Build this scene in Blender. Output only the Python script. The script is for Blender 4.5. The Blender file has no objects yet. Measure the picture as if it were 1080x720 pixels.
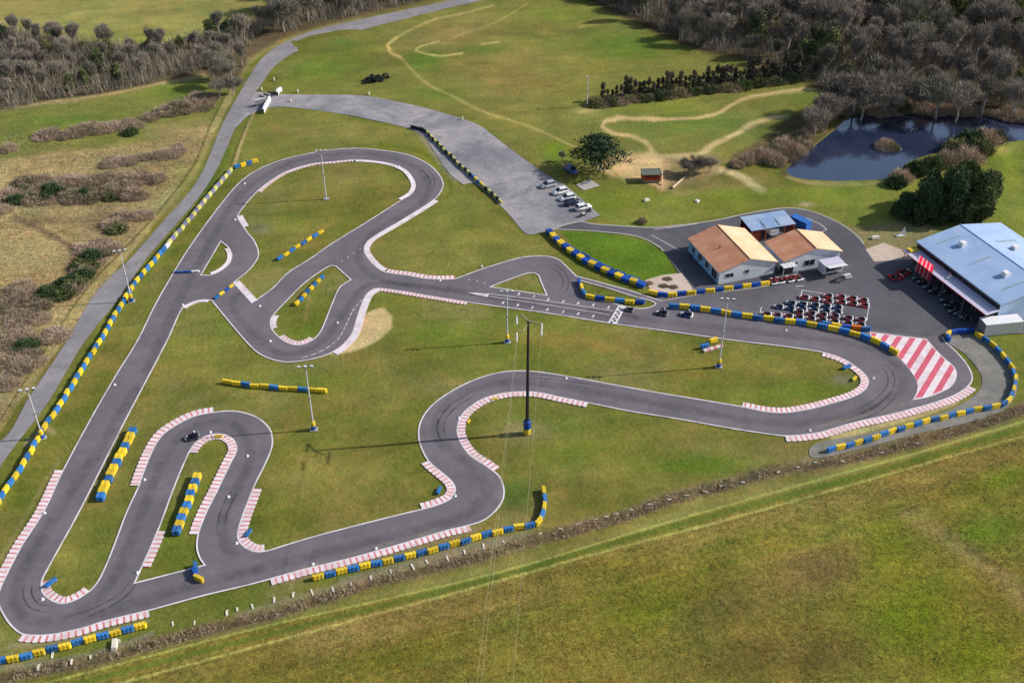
import bpy, bmesh, math, random
import numpy as np
from math import sin, cos, pi, radians, hypot, atan2, floor
from mathutils import Vector, Matrix
from mathutils.geometry import tessellate_polygon
random.seed(7); RNG = np.random.default_rng(11)
SC = bpy.context.scene
COL = SC.collection
# ------------------------------------------------------------------ camera
F = 1180.0; PT = radians(35.7); CH = 120.0
cs_, sn_ = cos(PT), sin(PT)
cam = bpy.data.cameras.new('camera'); cam.lens = F / 1080 * 36; cam.sensor_width = 36
cam.clip_start = 1; cam.clip_end = 9000
co = bpy.data.objects.new('camera', cam); COL.objects.link(co)
co.location = (0, 0, CH); co.rotation_euler = (pi / 2 - PT, 0, 0); SC.camera = co

def P(x, y, z=0.0):
    """survey point of the photograph -> place on the level plane z"""
    u = (x - 540) / F; v = (y - 360) / F
    k = (CH - z) / (sn_ + v * cs_)
    return Vector((u * k, (cs_ - v * sn_) * k, z))
def proj_np(X, Y):
    dep = Y * cs_ + CH * sn_; up = Y * sn_ - CH * cs_
    return 540 + F * X / dep, 360 - F * up / dep
def heading(a, b):
    A = P(*a); B = P(*b); return atan2(B.y - A.y, B.x - A.x)

# ------------------------------------------------------------------ object helpers
def tag(o, label=None, cat=None, group=None, kind=None):
    if label: o['label'] = label
    if cat: o['category'] = cat
    if group: o['group'] = group
    if kind: o['kind'] = kind
    return o
def empty(name, loc=(0, 0, 0), rz=0, label=None, cat=None, group=None):
    o = bpy.data.objects.new(name, None); COL.objects.link(o)
    o.location = loc; o.rotation_euler = (0, 0, rz); o.empty_display_size = .3
    return tag(o, label, cat, group)
KIDS = {}
def link(name, me, parent=None):
    o = bpy.data.objects.new(name, me); COL.objects.link(o)
    if parent is not None:
        o.parent = parent; KIDS.setdefault(parent.name, []).append(o)
    return o
def dup(root, loc, rz, label=None, group=None, scale=None):
    r = root.copy(); COL.objects.link(r); r.location = loc; r.rotation_euler = (0, 0, rz)
    if scale is not None: r.scale = scale
    if label: r['label'] = label
    if group: r['group'] = group
    for ch in KIDS.get(root.name, []):
        c = ch.copy(); COL.objects.link(c); c.parent = r; KIDS.setdefault(r.name, []).append(c)
        for g in KIDS.get(ch.name, []):
            d = g.copy(); COL.objects.link(d); d.parent = c; KIDS.setdefault(c.name, []).append(d)
    return r

class MB:
    def __init__(s): s.v = []; s.f = []; s.m = []; s.mats = []
    def mi(s, m):
        if m is None: return 0
        if m not in s.mats: s.mats.append(m)
        return s.mats.index(m)
    def add(s, vs, fs, m=None):
        b = len(s.v); k = s.mi(m)
        s.v += [tuple(p) for p in vs]; s.f += [tuple(b + i for i in f) for f in fs]; s.m += [k] * len(fs)
    def box(s, c, d, m=None, rz=0, top=None):
        """centre c, size d; top = (sx, sy) taper of the upper face"""
        hx, hy, hz = d[0] / 2, d[1] / 2, d[2] / 2; tx, ty = top or (1, 1)
        q = [(-hx, -hy, -hz), (hx, -hy, -hz), (hx, hy, -hz), (-hx, hy, -hz),
             (-hx * tx, -hy * ty, hz), (hx * tx, -hy * ty, hz), (hx * tx, hy * ty, hz), (-hx * tx, hy * ty, hz)]
        r = []
        for x, y, z in q: r.append((c[0] + x * cos(rz) - y * sin(rz), c[1] + x * sin(rz) + y * cos(rz), c[2] + z))
        s.add(r, [(3, 2, 1, 0), (4, 5, 6, 7), (0, 1, 5, 4), (1, 2, 6, 5), (2, 3, 7, 6), (3, 0, 4, 7)], m)
    def tube(s, pts, rad, m=None, n=6, cap=True):
        pts = [Vector(p) for p in pts]
        if not isinstance(rad, (list, tuple)): rad = [rad] * len(pts)
        vs = []; fs = []
        for i, p in enumerate(pts):
            d = (pts[min(i + 1, len(pts) - 1)] - pts[max(i - 1, 0)]).normalized()
            a = Vector((0, 0, 1)) if abs(d.z) < .9 else Vector((1, 0, 0))
            u = d.cross(a).normalized(); w = d.cross(u)
            for k in range(n):
                t = 2 * pi * k / n; vs.append(p + (u * cos(t) + w * sin(t)) * rad[i])
        for i in range(len(pts) - 1):
            for k in range(n):
                a = i * n + k; b = i * n + (k + 1) % n; fs.append((a, b, b + n, a + n))
        if cap: fs.append(tuple(range(n))[::-1]); fs.append(tuple(range((len(pts) - 1) * n, len(pts) * n)))
        s.add(vs, fs, m)
    def lathe(s, prof, c=(0, 0, 0), m=None, n=12, axis='z', close=False):
        vs = []; fs = []
        for r, h in prof:
            for k in range(n):
                t = 2 * pi * k / n
                q = (r * cos(t), r * sin(t), h)
                if axis == 'y': q = (q[0], q[2], q[1])
                if axis == 'x': q = (q[2], q[0], q[1])
                vs.append((c[0] + q[0], c[1] + q[1], c[2] + q[2]))
        L = len(prof)
        for i in range(L - 1 + (1 if close else 0)):
            for k in range(n):
                a = i * n + k; b = i * n + (k + 1) % n; j = ((i + 1) % L) * n
                fs.append((a, b, j + (k + 1) % n, j + k))
        s.add(vs, fs, m)
    def me(s, name, mat=None, smooth=False):
        me = bpy.data.meshes.new(name); me.from_pydata(s.v, [], s.f)
        ms = s.mats or ([mat] if mat else [])
        for m in ms: me.materials.append(m)
        if s.mats: me.polygons.foreach_set('material_index', s.m)
        if smooth: me.polygons.foreach_set('use_smooth', [True] * len(s.f))
        me.update(); return me
    def build(s, name, mat=None, parent=None, smooth=False):
        return link(name, s.me(name, mat, smooth), parent)

# ------------------------------------------------------------------ colours and materials
KW = (1.14, 1.15, 1.12)      # what a white level surface returns here, per channel
def lin(c):
    c = c / 255.0
    return c / 12.92 if c <= .04045 else ((c + .055) / 1.055) ** 2.4
def S(r, g, b): return tuple(min(.9, lin(c) / k) for c, k in zip((r, g, b), KW))
def newmat(name):
    m = bpy.data.materials.new(name); m.use_nodes = True
    nt = m.node_tree; bs = nt.nodes['Principled BSDF']; return m, nt, bs
def node(nt, t, **kw):
    n = nt.nodes.new(t)
    for k, v in kw.items():
        if k in n.inputs: n.inputs[k].default_value = v
        else: setattr(n, k, v)
    return n
def noise(nt, vec, scale, detail=4, rough=.6, dist=0):
    n = node(nt, 'ShaderNodeTexNoise', Scale=scale, Detail=detail, Roughness=rough, Distortion=dist)
    nt.links.new(vec, n.inputs['Vector']); return n.outputs['Fac']
def ramp(nt, fac, a, b, va, vb):
    n = node(nt, 'ShaderNodeMapRange'); n.clamp = True
    nt.links.new(fac, n.inputs['Value'])
    n.inputs['From Min'].default_value = a; n.inputs['From Max'].default_value = b
    n.inputs['To Min'].default_value = va; n.inputs['To Max'].default_value = vb
    return n.outputs['Result']
def mul(nt, a, b):
    n = node(nt, 'ShaderNodeMath', operation='MULTIPLY')
    for i, q in enumerate((a, b)):
        if isinstance(q, (int, float)): n.inputs[i].default_value = q
        else: nt.links.new(q, n.inputs[i])
    return n.outputs[0]
def mixc(nt, fac, a, b, mode='MIX'):
    n = nt.nodes.new('ShaderNodeMix'); n.data_type = 'RGBA'; n.blend_type = mode; n.clamp_factor = True
    if isinstance(fac, (int, float)): n.inputs[0].default_value = fac
    else: nt.links.new(fac, n.inputs[0])
    for i, q in ((6, a), (7, b)):
        if isinstance(q, tuple): n.inputs[i].default_value = (*q[:3], 1)
        else: nt.links.new(q, n.inputs[i])
    return n.outputs[2]
def scalec(nt, col, f):
    n = nt.nodes.new('ShaderNodeVectorMath'); n.operation = 'SCALE'
    if isinstance(col, tuple): n.inputs[0].default_value = col[:3]
    else: nt.links.new(col, n.inputs[0])
    if isinstance(f, (int, float)): n.inputs['Scale'].default_value = f
    else: nt.links.new(f, n.inputs['Scale'])
    return n.outputs[0]
def bump(nt, bs, h, strength=.5, dist=.1):
    b = node(nt, 'ShaderNodeBump', Strength=strength, Distance=dist)
    nt.links.new(h, b.inputs['Height']); nt.links.new(b.outputs[0], bs.inputs['Normal'])
def plain(name, c, rough=.7, metal=0, var=.18, vs=1.5, alt=None, spec=.3, objrand=0, bstr=0):
    """painted / metal / plastic surface with worn noise variation"""
    m, nt, bs = newmat(name)
    tc = nt.nodes.new('ShaderNodeTexCoord')
    f = noise(nt, tc.outputs['Object'], vs, 5, .65)
    k = ramp(nt, f, .3, .7, 1 - var, 1 + var)
    if objrand:
        oi = nt.nodes.new('ShaderNodeObjectInfo')
        k = mul(nt, k, ramp(nt, oi.outputs['Random'], 0, 1, 1 - objrand, 1 + objrand))
    col = scalec(nt, tuple(c), k)
    if alt is not None:
        f2 = noise(nt, tc.outputs['Object'], vs * .45, 3, .6)
        col = mixc(nt, ramp(nt, f2, .45, .65, 0, 1), col, tuple(alt))
    nt.links.new(col, bs.inputs['Base Color'])
    bs.inputs['Roughness'].default_value = rough; bs.inputs['Metallic'].default_value = metal
    bs.inputs['Specular IOR Level'].default_value = spec
    if bstr: bump(nt, bs, f, bstr, .05)
    return m
def paving(name, c1, c2, big=.05, fine=3.0, amp=.12, streak=True, spec=.2, extra=None):
    """asphalt and gravel in world scale: fine grain, worn patches and faint tyre streaks"""
    m, nt, bs = newmat(name)
    g = nt.nodes.new('ShaderNodeNewGeometry').outputs['Position']
    a = noise(nt, g, big, 5, .6, .6); b = noise(nt, g, fine, 3, .7); c = noise(nt, g, .6, 4, .6)
    col = mixc(nt, ramp(nt, a, .38, .62, 0, 1), tuple(c1), tuple(c2))
    col = scalec(nt, col, ramp(nt, b, .25, .75, 1 - amp, 1 + amp))
    col = scalec(nt, col, ramp(nt, c, .3, .7, 1 - amp * .7, 1 + amp * .7))
    if extra is not None:
        e = noise(nt, g, .11, 6, .7, 1.2)
        col = mixc(nt, ramp(nt, e, .53, .66, 0, .75), col, tuple(extra))
    nt.links.new(col, bs.inputs['Base Color']); bs.inputs['Roughness'].default_value = .85
    bs.inputs['Specular IOR Level'].default_value = spec
    bump(nt, bs, b, .35, .03); return m

MAT = {}
MAT['asphalt'] = paving('track asphalt', S(108, 103, 108), S(121, 115, 120), .09, 3.5, .12, extra=S(113, 107, 110))
MAT['asphalt2'] = paving('paddock asphalt', S(86, 85, 90), S(110, 107, 112), .05, 3, .1, extra=S(98, 98, 104))
MAT['road'] = paving('access road asphalt', S(136, 134, 136), S(154, 150, 150), .09, 2.5, .12, extra=S(128, 126, 122))
MAT['road2'] = paving('country road', S(132, 130, 134), S(148, 144, 150), .05, 2.5, .1)
MAT['carpark'] = paving('car park gravel', S(132, 132, 136), S(168, 163, 162), .08, 2, .14, extra=S(112, 115, 122))
MAT['gravel'] = paving('fine gravel', S(122, 122, 116), S(142, 138, 130), .15, 2.5, .2, extra=S(112, 114, 84))
MAT['gravel2'] = paving('tan compacted ground', S(196, 176, 158), S(208, 190, 172), .12, 2, .1)
MAT['concrete'] = paving('pale concrete', S(168, 166, 156), S(182, 180, 170), .3, 2, .08)
MAT['line'] = plain('white line paint', S(232, 224, 226), .7, var=.12, vs=.8, alt=S(196, 190, 190))
MAT['kwhite'] = plain('kerb white paint', S(238, 226, 228), .7, var=.1, vs=.9, alt=S(214, 198, 196))
MAT['kred'] = plain('kerb faded red paint', S(214, 132, 130), .7, var=.18, vs=.9, alt=S(224, 170, 168))
MAT['kred2'] = plain('kerb dull red paint', S(212, 126, 122), .7, var=.18, vs=.9, alt=S(222, 160, 156))
MAT['pred'] = plain('runoff red paint', S(218, 104, 122), .7, var=.14, vs=.5, alt=S(206, 92, 108))
MAT['blue'] = plain('blue tyre paint', S(44, 118, 190), .55, var=.35, vs=2.2, objrand=.38, alt=S(92, 140, 184))
MAT['dblue'] = plain('deep blue plastic', S(32, 84, 172), .5, var=.25, vs=2.5, objrand=.3)
MAT['yellow'] = plain('yellow tyre paint', S(242, 206, 40), .55, var=.25, vs=2.2, objrand=.25, alt=S(224, 200, 84))
MAT['pyellow'] = plain('bleached yellow tyre paint', S(214, 208, 120), .6, var=.2, vs=2.5, objrand=.15)
MAT['pblue'] = plain('bleached violet grey tyre paint', S(132, 132, 160), .6, var=.25, vs=2.5, objrand=.2)
MAT['white'] = plain('white painted metal', S(236, 236, 236), .5, var=.07)
MAT['offwhite'] = plain('weathered white', S(206, 206, 208), .6, var=.12)
MAT['cream'] = plain('cream stone', S(226, 220, 200), .7, var=.2, vs=3)
MAT['black'] = plain('black rubber', (.018, .018, .02), .8, var=.3, vs=4)
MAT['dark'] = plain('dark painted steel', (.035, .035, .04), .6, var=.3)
MAT['grey'] = plain('grey galvanised steel', S(150, 152, 152), .45, .4, var=.12)
MAT['wall'] = plain('pale rendered wall', S(222, 226, 230), .85, var=.1, vs=.6, alt=S(204, 210, 216))
MAT['mural'] = plain('blue washed wall', S(150, 190, 214), .85, var=.3, vs=1.2, alt=S(90, 140, 190))
MAT['red'] = plain('red body paint', S(178, 46, 46), .4, var=.2, vs=3, objrand=.25)
MAT['maroon'] = plain('maroon body paint', S(128, 50, 62), .4, var=.2, vs=3, objrand=.25)
MAT['navy'] = plain('navy body paint', S(28, 62, 110), .35, var=.2, vs=3, objrand=.25)
MAT['brown'] = plain('rusty orange boards', S(176, 84, 50), .8, var=.2, vs=3)
MAT['rust'] = plain('red brown boards', S(120, 52, 40), .8, var=.2, vs=3)
MAT['tan'] = plain('bleached timber', S(206, 186, 156), .85, var=.15, vs=2)
MAT['pole'] = plain('weathered dark pole', S(54, 48, 46), .85, var=.25, vs=1)
MAT['wire'] = plain('aluminium wire', S(176, 170, 140), .5, .2, var=.1)
MAT['glass'] = plain('dark window glass', (.02, .026, .032), .12, var=.2, spec=.7)
MAT['truckblue'] = plain('blue tarpaulin', S(54, 112, 190), .6, var=.15)
MAT['shade'] = plain('opening shade', (.012, .013, .018), .8, var=.2)  # near-black sheet colour, the shade inside openings painted in
MAT['skin'] = plain('skin', (.42, .26, .19), .6, var=.05)
MAT['suit'] = plain('dark racing suit', S(44, 52, 84), .8, var=.15, vs=6)
MAT['orange'] = plain('orange paint', S(232, 120, 40), .5, var=.15)

def tile_mat(name, c1, c2):
    m, nt, bs = newmat(name)
    tc = nt.nodes.new('ShaderNodeTexCoord').outputs['Object']
    w = node(nt, 'ShaderNodeTexWave', Scale=1.3, Distortion=.4, Detail=1); w.bands_direction = 'X'
    nt.links.new(tc, w.inputs['Vector'])
    w2 = node(nt, 'ShaderNodeTexWave', Scale=.9, Distortion=.6, Detail=1); w2.bands_direction = 'Y'
    nt.links.new(tc, w2.inputs['Vector'])
    n1 = noise(nt, tc, .35, 5, .65); n2 = noise(nt, tc, 5, 2, .6)
    col = mixc(nt, ramp(nt, n1, .4, .62, 0, 1), tuple(c1), tuple(c2))
    col = scalec(nt, col, ramp(nt, n2, .3, .7, .82, 1.16))
    col = scalec(nt, col, ramp(nt, w.outputs['Fac'], 0, 1, .9, 1.06))
    nt.links.new(col, bs.inputs['Base Color']); bs.inputs['Roughness'].default_value = .9
    bump(nt, bs, w.outputs['Fac'], .6, .08); return m
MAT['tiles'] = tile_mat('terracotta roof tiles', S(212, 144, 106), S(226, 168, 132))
MAT['tiles2'] = tile_mat('sunlit pale roof tiles', S(240, 204, 158), S(248, 220, 180))  # lighter copy for the right-hand slopes, sunlight put into the tile colour
def sheet_mat(name, c1, c2, sc=2.0):
    m, nt, bs = newmat(name)
    tc = nt.nodes.new('ShaderNodeTexCoord').outputs['Object']
    w = node(nt, 'ShaderNodeTexWave', Scale=sc, Distortion=0, Detail=0); w.bands_direction = 'Y'
    nt.links.new(tc, w.inputs['Vector'])
    n1 = noise(nt, tc, .25, 5, .65)
    col = mixc(nt, ramp(nt, n1, .4, .62, 0, 1), tuple(c1), tuple(c2))
    col = scalec(nt, col, ramp(nt, w.outputs['Fac'], 0, 1, .95, 1.04))
    nt.links.new(col, bs.inputs['Base Color']); bs.inputs['Roughness'].default_value = .5
    bs.inputs['Metallic'].default_value = .1
    bump(nt, bs, w.outputs['Fac'], .4, .05); return m
MAT['sheet'] = sheet_mat('blue grey roof sheeting', S(168, 196, 232), S(184, 208, 238))
MAT['sheet2'] = sheet_mat('blue patio roof sheeting', S(140, 168, 206), S(172, 190, 214), 1.2)
MAT['sheetw'] = sheet_mat('white canopy sheeting', S(222, 214, 230), S(208, 208, 230))
def foliage(name, cols, objrand=.25, rough=.9):
    m, nt, bs = newmat(name)
    oi = nt.nodes.new('ShaderNodeObjectInfo'); tc = nt.nodes.new('ShaderNodeTexCoord').outputs['Object']
    n1 = noise(nt, tc, .9, 3, .6)
    col = mixc(nt, ramp(nt, n1, .4, .62, 0, 1), tuple(cols[0]), tuple(cols[1]))
    if len(cols) > 2: col = mixc(nt, ramp(nt, oi.outputs['Random'], .35, .9, 0, 1), col, tuple(cols[2]))
    if len(cols) > 3:
        r2 = mul(nt, oi.outputs['Random'], 7.31); fr = node(nt, 'ShaderNodeMath', operation='FRACT'); nt.links.new(r2, fr.inputs[0])
        col = mixc(nt, ramp(nt, fr.outputs[0], .6, .95, 0, .8), col, tuple(cols[3]))
        col = scalec(nt, col, ramp(nt, fr.outputs[0], 0, 1, 1 - objrand, 1 + objrand))
    nt.links.new(col, bs.inputs['Base Color']); bs.inputs['Roughness'].default_value = rough
    bs.inputs['Specular IOR Level'].default_value = .15
    return m
MAT['twig'] = foliage('bare twigs', [S(140, 132, 120), S(166, 155, 140), S(136, 134, 114), S(156, 144, 130)])
MAT['bark'] = foliage('bark', [S(168, 158, 146), S(190, 180, 166)])
MAT['bramble'] = foliage('bramble twigs', [S(172, 152, 132), S(196, 176, 148), S(160, 148, 118), S(178, 156, 138)])
MAT['drygrass'] = foliage('dry grass tufts', [S(186, 166, 126), S(160, 138, 106), S(140, 130, 84), S(170, 140, 110)])
MAT['evergreen'] = foliage('dark evergreen leaves', [S(66, 86, 58), S(104, 120, 78), S(76, 96, 64)])
MAT['ivy'] = foliage('green bush leaves', [S(98, 112, 66), S(130, 136, 86), S(110, 118, 80), S(134, 126, 90)])
MAT['cedar'] = foliage('cedar needles', [S(54, 74, 56), S(80, 98, 70)])
MAT['conif'] = foliage('dark conifer needles', [S(96, 92, 76), S(120, 112, 92), S(106, 98, 82)])
MAT['willow'] = foliage('pale willow twigs', [S(178, 168, 130), S(150, 140, 104)])

# ------------------------------------------------------------------ curves
def cr(pts, closed=False, step=3.0):
    """Catmull-Rom through survey points; a third value marks a sharp corner"""
    n = len(pts); out = []
    segs = n if closed else n - 1
    def g(i): return pts[i % n] if closed else pts[max(0, min(n - 1, i))]
    for i in range(segs):
        p1, p2 = g(i), g(i + 1)
        p0 = g(i - 1) if len(p1) < 3 else p1
        p3 = g(i + 2) if len(p2) < 3 else p2
        L = hypot(p2[0] - p1[0], p2[1] - p1[1]); k = max(1, int(L / step))
        for j in range(k):
            t = j / k
            q = []
            for a in (0, 1):
                # centripetal-ish tangents scaled by the chord
                l0 = hypot(p1[0] - p0[0], p1[1] - p0[1]) or L; l2 = hypot(p3[0] - p2[0], p3[1] - p2[1]) or L
                m1 = (p2[a] - p0[a]) * L / (l0 + L) if p0 is not p1 else (p2[a] - p1[a])
                m2 = (p3[a] - p1[a]) * L / (l2 + L) if p3 is not p2 else (p2[a] - p1[a])
                h = (2 * t**3 - 3 * t**2 + 1) * p1[a] + (t**3 - 2 * t**2 + t) * m1 + (-2 * t**3 + 3 * t**2) * p2[a] + (t**3 - t**2) * m2
                q.append(h)
            out.append(tuple(q))
    if not closed: out.append(tuple(pts[-1][:2]))
    return out
def area2(w): return sum(w[i][0] * w[(i + 1) % len(w)][1] - w[(i + 1) % len(w)][0] * w[i][1] for i in range(len(w)))
def world(pts, z=0): return [P(x, y, 0) + Vector((0, 0, z)) for x, y in pts]
def polysheet(name, outer, holes, mat, z, parent=None, kind='structure'):
    loops = [[Vector((p.x, p.y, 0)) for p in outer]] + [[Vector((p.x, p.y, 0)) for p in h] for h in holes]
    tris = tessellate_polygon(loops)
    vs = [(p.x, p.y, z) for l in loops for p in l]
    fs = []
    for t in tris:
        a, b, c = (Vector(vs[i]) for i in t)
        if (b - a).cross(c - a).z < 0: t = (t[0], t[2], t[1])
        fs.append(tuple(t))
    me = bpy.data.meshes.new(name); me.from_pydata(vs, [], fs); me.materials.append(mat); me.update()
    o = link(name, me, parent)
    if parent is None and kind: o['kind'] = kind
    return o
def normals(w, closed):
    n = len(w); out = []
    for i in range(n):
        if closed: a, b, c = w[i - 1], w[i], w[(i + 1) % n]
        else: a, b, c = w[max(0, i - 1)], w[i], w[min(n - 1, i + 1)]
        d1 = (b - a); d2 = (c - b)
        if d1.length < 1e-6: d1 = d2
        if d2.length < 1e-6: d2 = d1
        d1 = d1.normalized(); d2 = d2.normalized(); t = (d1 + d2)
        if t.length < .2: t = d2
        t.normalize(); nn = Vector((-t.y, t.x, 0)); k = 1 / max(.45, nn.dot(Vector((-d2.y, d2.x, 0))))
        out.append(nn * k)
    return out
def ribbon(mb, w, o1, o2, z, closed=False, mat=None, skirt=0):
    """strip between offsets o1 and o2 (left positive) of the world path w"""
    nn = normals(w, closed); n = len(w)
    A = [p + q * o1 for p, q in zip(w, nn)]; B = [p + q * o2 for p, q in zip(w, nn)]
    vs = [(p.x, p.y, z) for p in A] + [(p.x, p.y, z) for p in B]; fs = []
    flip = o2 > o1
    for i in range(n if closed else n - 1):
        j = (i + 1) % n; f = (i, j, n + j, n + i); fs.append(f if flip else f[::-1])
    mb.add(vs, fs, mat)
    if skirt:
        for Q in (A, B):
            vs = [(p.x, p.y, z) for p in Q] + [(p.x, p.y, z - skirt) for p in Q]
            mb.add(vs, [(i, i + 1, n + i + 1, n + i) for i in range(n - 1)], mat)
def resample(w, step, closed=False):
    w = list(w) + ([w[0]] if closed else [])
    L = [0]
    for a, b in zip(w, w[1:]): L.append(L[-1] + (b - a).length)
    n = max(1, round(L[-1] / step)); out = []; k = 0
    for i in range(n + 1):
        s = L[-1] * i / n
        while k < len(w) - 2 and L[k + 1] < s: k += 1
        t = (s - L[k]) / max(1e-9, L[k + 1] - L[k]); out.append(w[k].lerp(w[k + 1], min(1, t)))
    return out

# ------------------------------------------------------------------ the track: survey of its edges (photograph points)
OUT = [(-3, 632), (2.5, 647), (12.5, 661), (24, 669), (50, 670), (82, 664), (112, 655), (157, 644), (212, 629), (270, 615),
 (320, 601), (370, 589), (420, 575), (470, 560), (492, 555), (510, 549), (522, 540), (531, 527), (532, 515), (527, 502), (515, 492),
 (497, 480), (487, 467), (483, 455), (484.5, 445), (491, 434), (506, 423), (522, 417), (540, 414), (565, 414), (590, 419), (620, 425), (665, 434),
 (715, 442), (765, 451), (810, 458), (828, 460), (847, 459), (867, 456), (897, 447), (935, 438.5), (972, 429), (1003, 419), (1020, 409), (1026, 400),
 (1022, 387), (1010, 372), (997, 360, 1), (993, 353, 1), (977, 355, 1), (917, 348, 1), (897, 351, 1), (863, 345), (822, 338), (780, 333), (742, 327), (708, 325, 1),
 (698, 317, 1), (688, 314), (667, 307), (640, 299.5), (608, 291, 1), (600, 283), (590, 274), (580, 270.5), (565, 270), (547, 272), (510, 283), (480, 294, 1),
 (455, 294), (430, 290), (405, 286), (392, 276), (385, 265), (387, 256.5), (396, 249), (425, 232), (458, 211), (465, 203), (468, 195), (464, 185),
 (453, 174), (433, 164), (407, 159), (378, 156.3), (350, 158), (320, 163), (293, 170), (270, 180), (253, 192), (237, 210), (220, 232), (200, 260), (186, 282),
 (164, 320), (144, 360), (121, 397), (95, 442), (66, 496), (45, 540), (22, 576), (1, 617)]
H1 = [(252, 231), (251, 228), (260, 215), (272, 202), (287, 190), (303, 181), (330, 173), (350, 171), (373, 169), (398, 170.5), (415, 174), (428, 180),
 (436, 190), (437.5, 198), (433, 205), (423, 211), (390, 232), (348, 258), (328, 272), (303, 288), (287, 304), (266, 319, 1), (247, 298, 1), (263, 285), (272, 273),
 (273, 265), (268, 253), (262, 246)]
H2 = [(233, 255, 1), (241, 262), (244, 270), (242, 277), (234, 284.5), (223, 289.5), (212.5, 290, 1)]
H3 = [(223, 317, 1), (240, 338), (258, 359), (270, 371), (283, 378), (300, 382), (317, 381), (337, 377), (351, 371.5), (363, 363), (372, 352), (377, 337), (382, 322),
 (387.5, 310.5), (396, 305), (410, 305.5), (450, 312), (493, 319), (573, 330), (643, 341), (700, 349), (780, 360), (830, 366), (868, 372), (887, 378), (903, 387.5), (913, 397),
 (915, 403.5), (911, 411), (900, 417.5), (880, 424), (855, 430.5), (830, 434.5), (808, 433.5), (780, 428), (690, 413), (640, 404), (590, 395), (565, 391.5), (540, 391), (520, 394), (495, 402.5),
 (470, 416), (452.5, 430), (443, 445), (441, 460), (445, 475), (453, 488), (475, 507), (479.5, 516), (475, 525), (462, 531.5), (445, 536.5), (430, 540), (370, 555),
 (332, 565), (300, 574.5), (282, 580), (270, 581), (260, 577), (253, 570), (251.5, 563), (255, 549), (262, 530), (270, 510), (280, 490), (287, 473), (288, 463), (285, 452),
 (275, 442), (262, 436), (245, 433), (225, 434.5), (205, 438.5), (187, 447), (173, 456.5), (164, 468), (157, 482), (150, 500), (146, 512), (133, 540), (117, 582), (105, 609), (96, 621), (82, 630.5), (67, 635.5),
 (55, 632), (46, 624), (45, 613), (51, 600), (84, 540), (132, 445), (177, 359), (193, 325), (202, 319.5), (213, 316.5)]
H4 = [(349, 280.5), (354, 281, 1), (369.5, 295, 1), (358, 303), (350, 320), (342, 340), (336, 352), (328, 359), (318, 363), (308, 362.5), (297, 357), (287.5, 347),
 (286, 338), (291, 330), (307, 313), (320, 300), (337, 287.5)]
H5 = [(518, 302.5, 1), (547, 291.5), (560, 288), (567, 290), (570, 297), (576, 311, 1)]
H6 = [(200, 477), (206, 468), (215, 461.5), (228, 458), (240, 460), (247, 466), (249, 474), (243, 487), (227, 520), (216, 542), (208.5, 563), (207, 577), (210, 588),
 (215, 595.5, 1), (143, 614, 1), (167, 560), (185, 512)]
H7 = [(611, 296, 1), (640, 304), (667, 312.5), (686, 317.5), (691, 320.5), (685, 324), (672, 325), (648, 320, 1), (628, 316, 1), (616, 310, 1)]
RAW = {'out': OUT, 'h1': H1, 'h2': H2, 'h3': H3, 'h4': H4, 'h5': H5, 'h6': H6, 'h7': H7}
PX = {k: cr(v, True, 2.5) for k, v in RAW.items()}
W = {k: world(v) for k, v in PX.items()}
AWAY = {}
for k, w in W.items():
    ccw = area2(w) > 0
    AWAY[k] = (-1 if ccw else 1) * (1 if k == 'out' else -1)   # sign of the left normal pointing off the track
track = polysheet('karting_track', W['out'], [W[k] for k in W if k != 'out'], MAT['asphalt'], .045)

PADDOCK = [(587, 241), (612, 233.5), (623, 236), (657, 238.5), (690, 240), (723, 237), (757, 232), (780, 227), (807, 222), (830, 219.5), (850, 221.5), (872, 229),
 (893, 240), (908, 253), (914, 263), (922, 274, 1), (960, 268, 1), (1080, 262, 1), (1150, 300, 1), (1090, 352, 1), (1028, 352, 1), (1000, 355, 1), (990, 368, 1), (960, 380, 1), (897, 360, 1),
 (780, 345, 1), (700, 334, 1), (688, 318, 1), (693, 313, 1), (728, 300, 1), (716, 289, 1), (700, 265), (688, 256), (674, 250), (662, 247.5), (640, 245), (615, 243)]
pad_px = cr(PADDOCK, True, 4)
polysheet('paddock_asphalt', world(pad_px), [], MAT['asphalt2'], .025)
ROADA = [(-60, 470), (0, 465), (30, 420), (70, 360), (100, 310), (140, 270), (175, 230), (200, 202), (214, 180), (235, 130), (250, 103), (264, 79), (279, 59), (299, 45.5), (332, 32),
 (370, 23), (420, 12), (482, -1), (530, -12, 1), (560, -8, 1), (507, 1), (457, 12.5), (420, 22), (395, 28), (370, 35.5), (345, 43), (322, 51), (305, 58.5), (288, 72), (275, 90), (262, 108), (247, 138), (229, 178), (212, 205), (188, 234), (155, 272), (125, 315), (88, 362), (50, 425),
 (0, 492), (-60, 590)]
polysheet('country_road', world(cr(ROADA, True, 5)), [], MAT['road'], .02)
CARPARK = [(258, 100), (270, 97), (295, 99.5), (340, 100), (382, 101), (432, 110), (487, 125), (507, 133), (520, 143), (537, 156), (553, 168), (573, 182), (598, 197), (633, 227, 1), (614, 234), (588, 242),
 (575, 244), (556, 247), (541, 231), (528, 217), (500, 193), (489, 195, 1), (474, 183), (458, 160), (448, 145), (432, 136), (400, 128), (370, 122), (330, 116), (290, 113), (262, 122), (248, 135)]
polysheet('car_park', world(cr(CARPARK, True, 4)), [], MAT['carpark'], .012)
polysheet('service_strip', world(cr([(1000, 361), (1015, 371), (1030, 387), (1036, 400), (1031, 414), (1004, 431), (960, 445), (905, 459), (864, 466), (853, 474), (857, 483), (900, 475), (960, 459), (1030, 443), (1062, 430), (1073, 410), (1070, 393), (1055, 375), (1035, 355), (1005, 352)], True, 4)), [],
          MAT['gravel'], .010)
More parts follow.
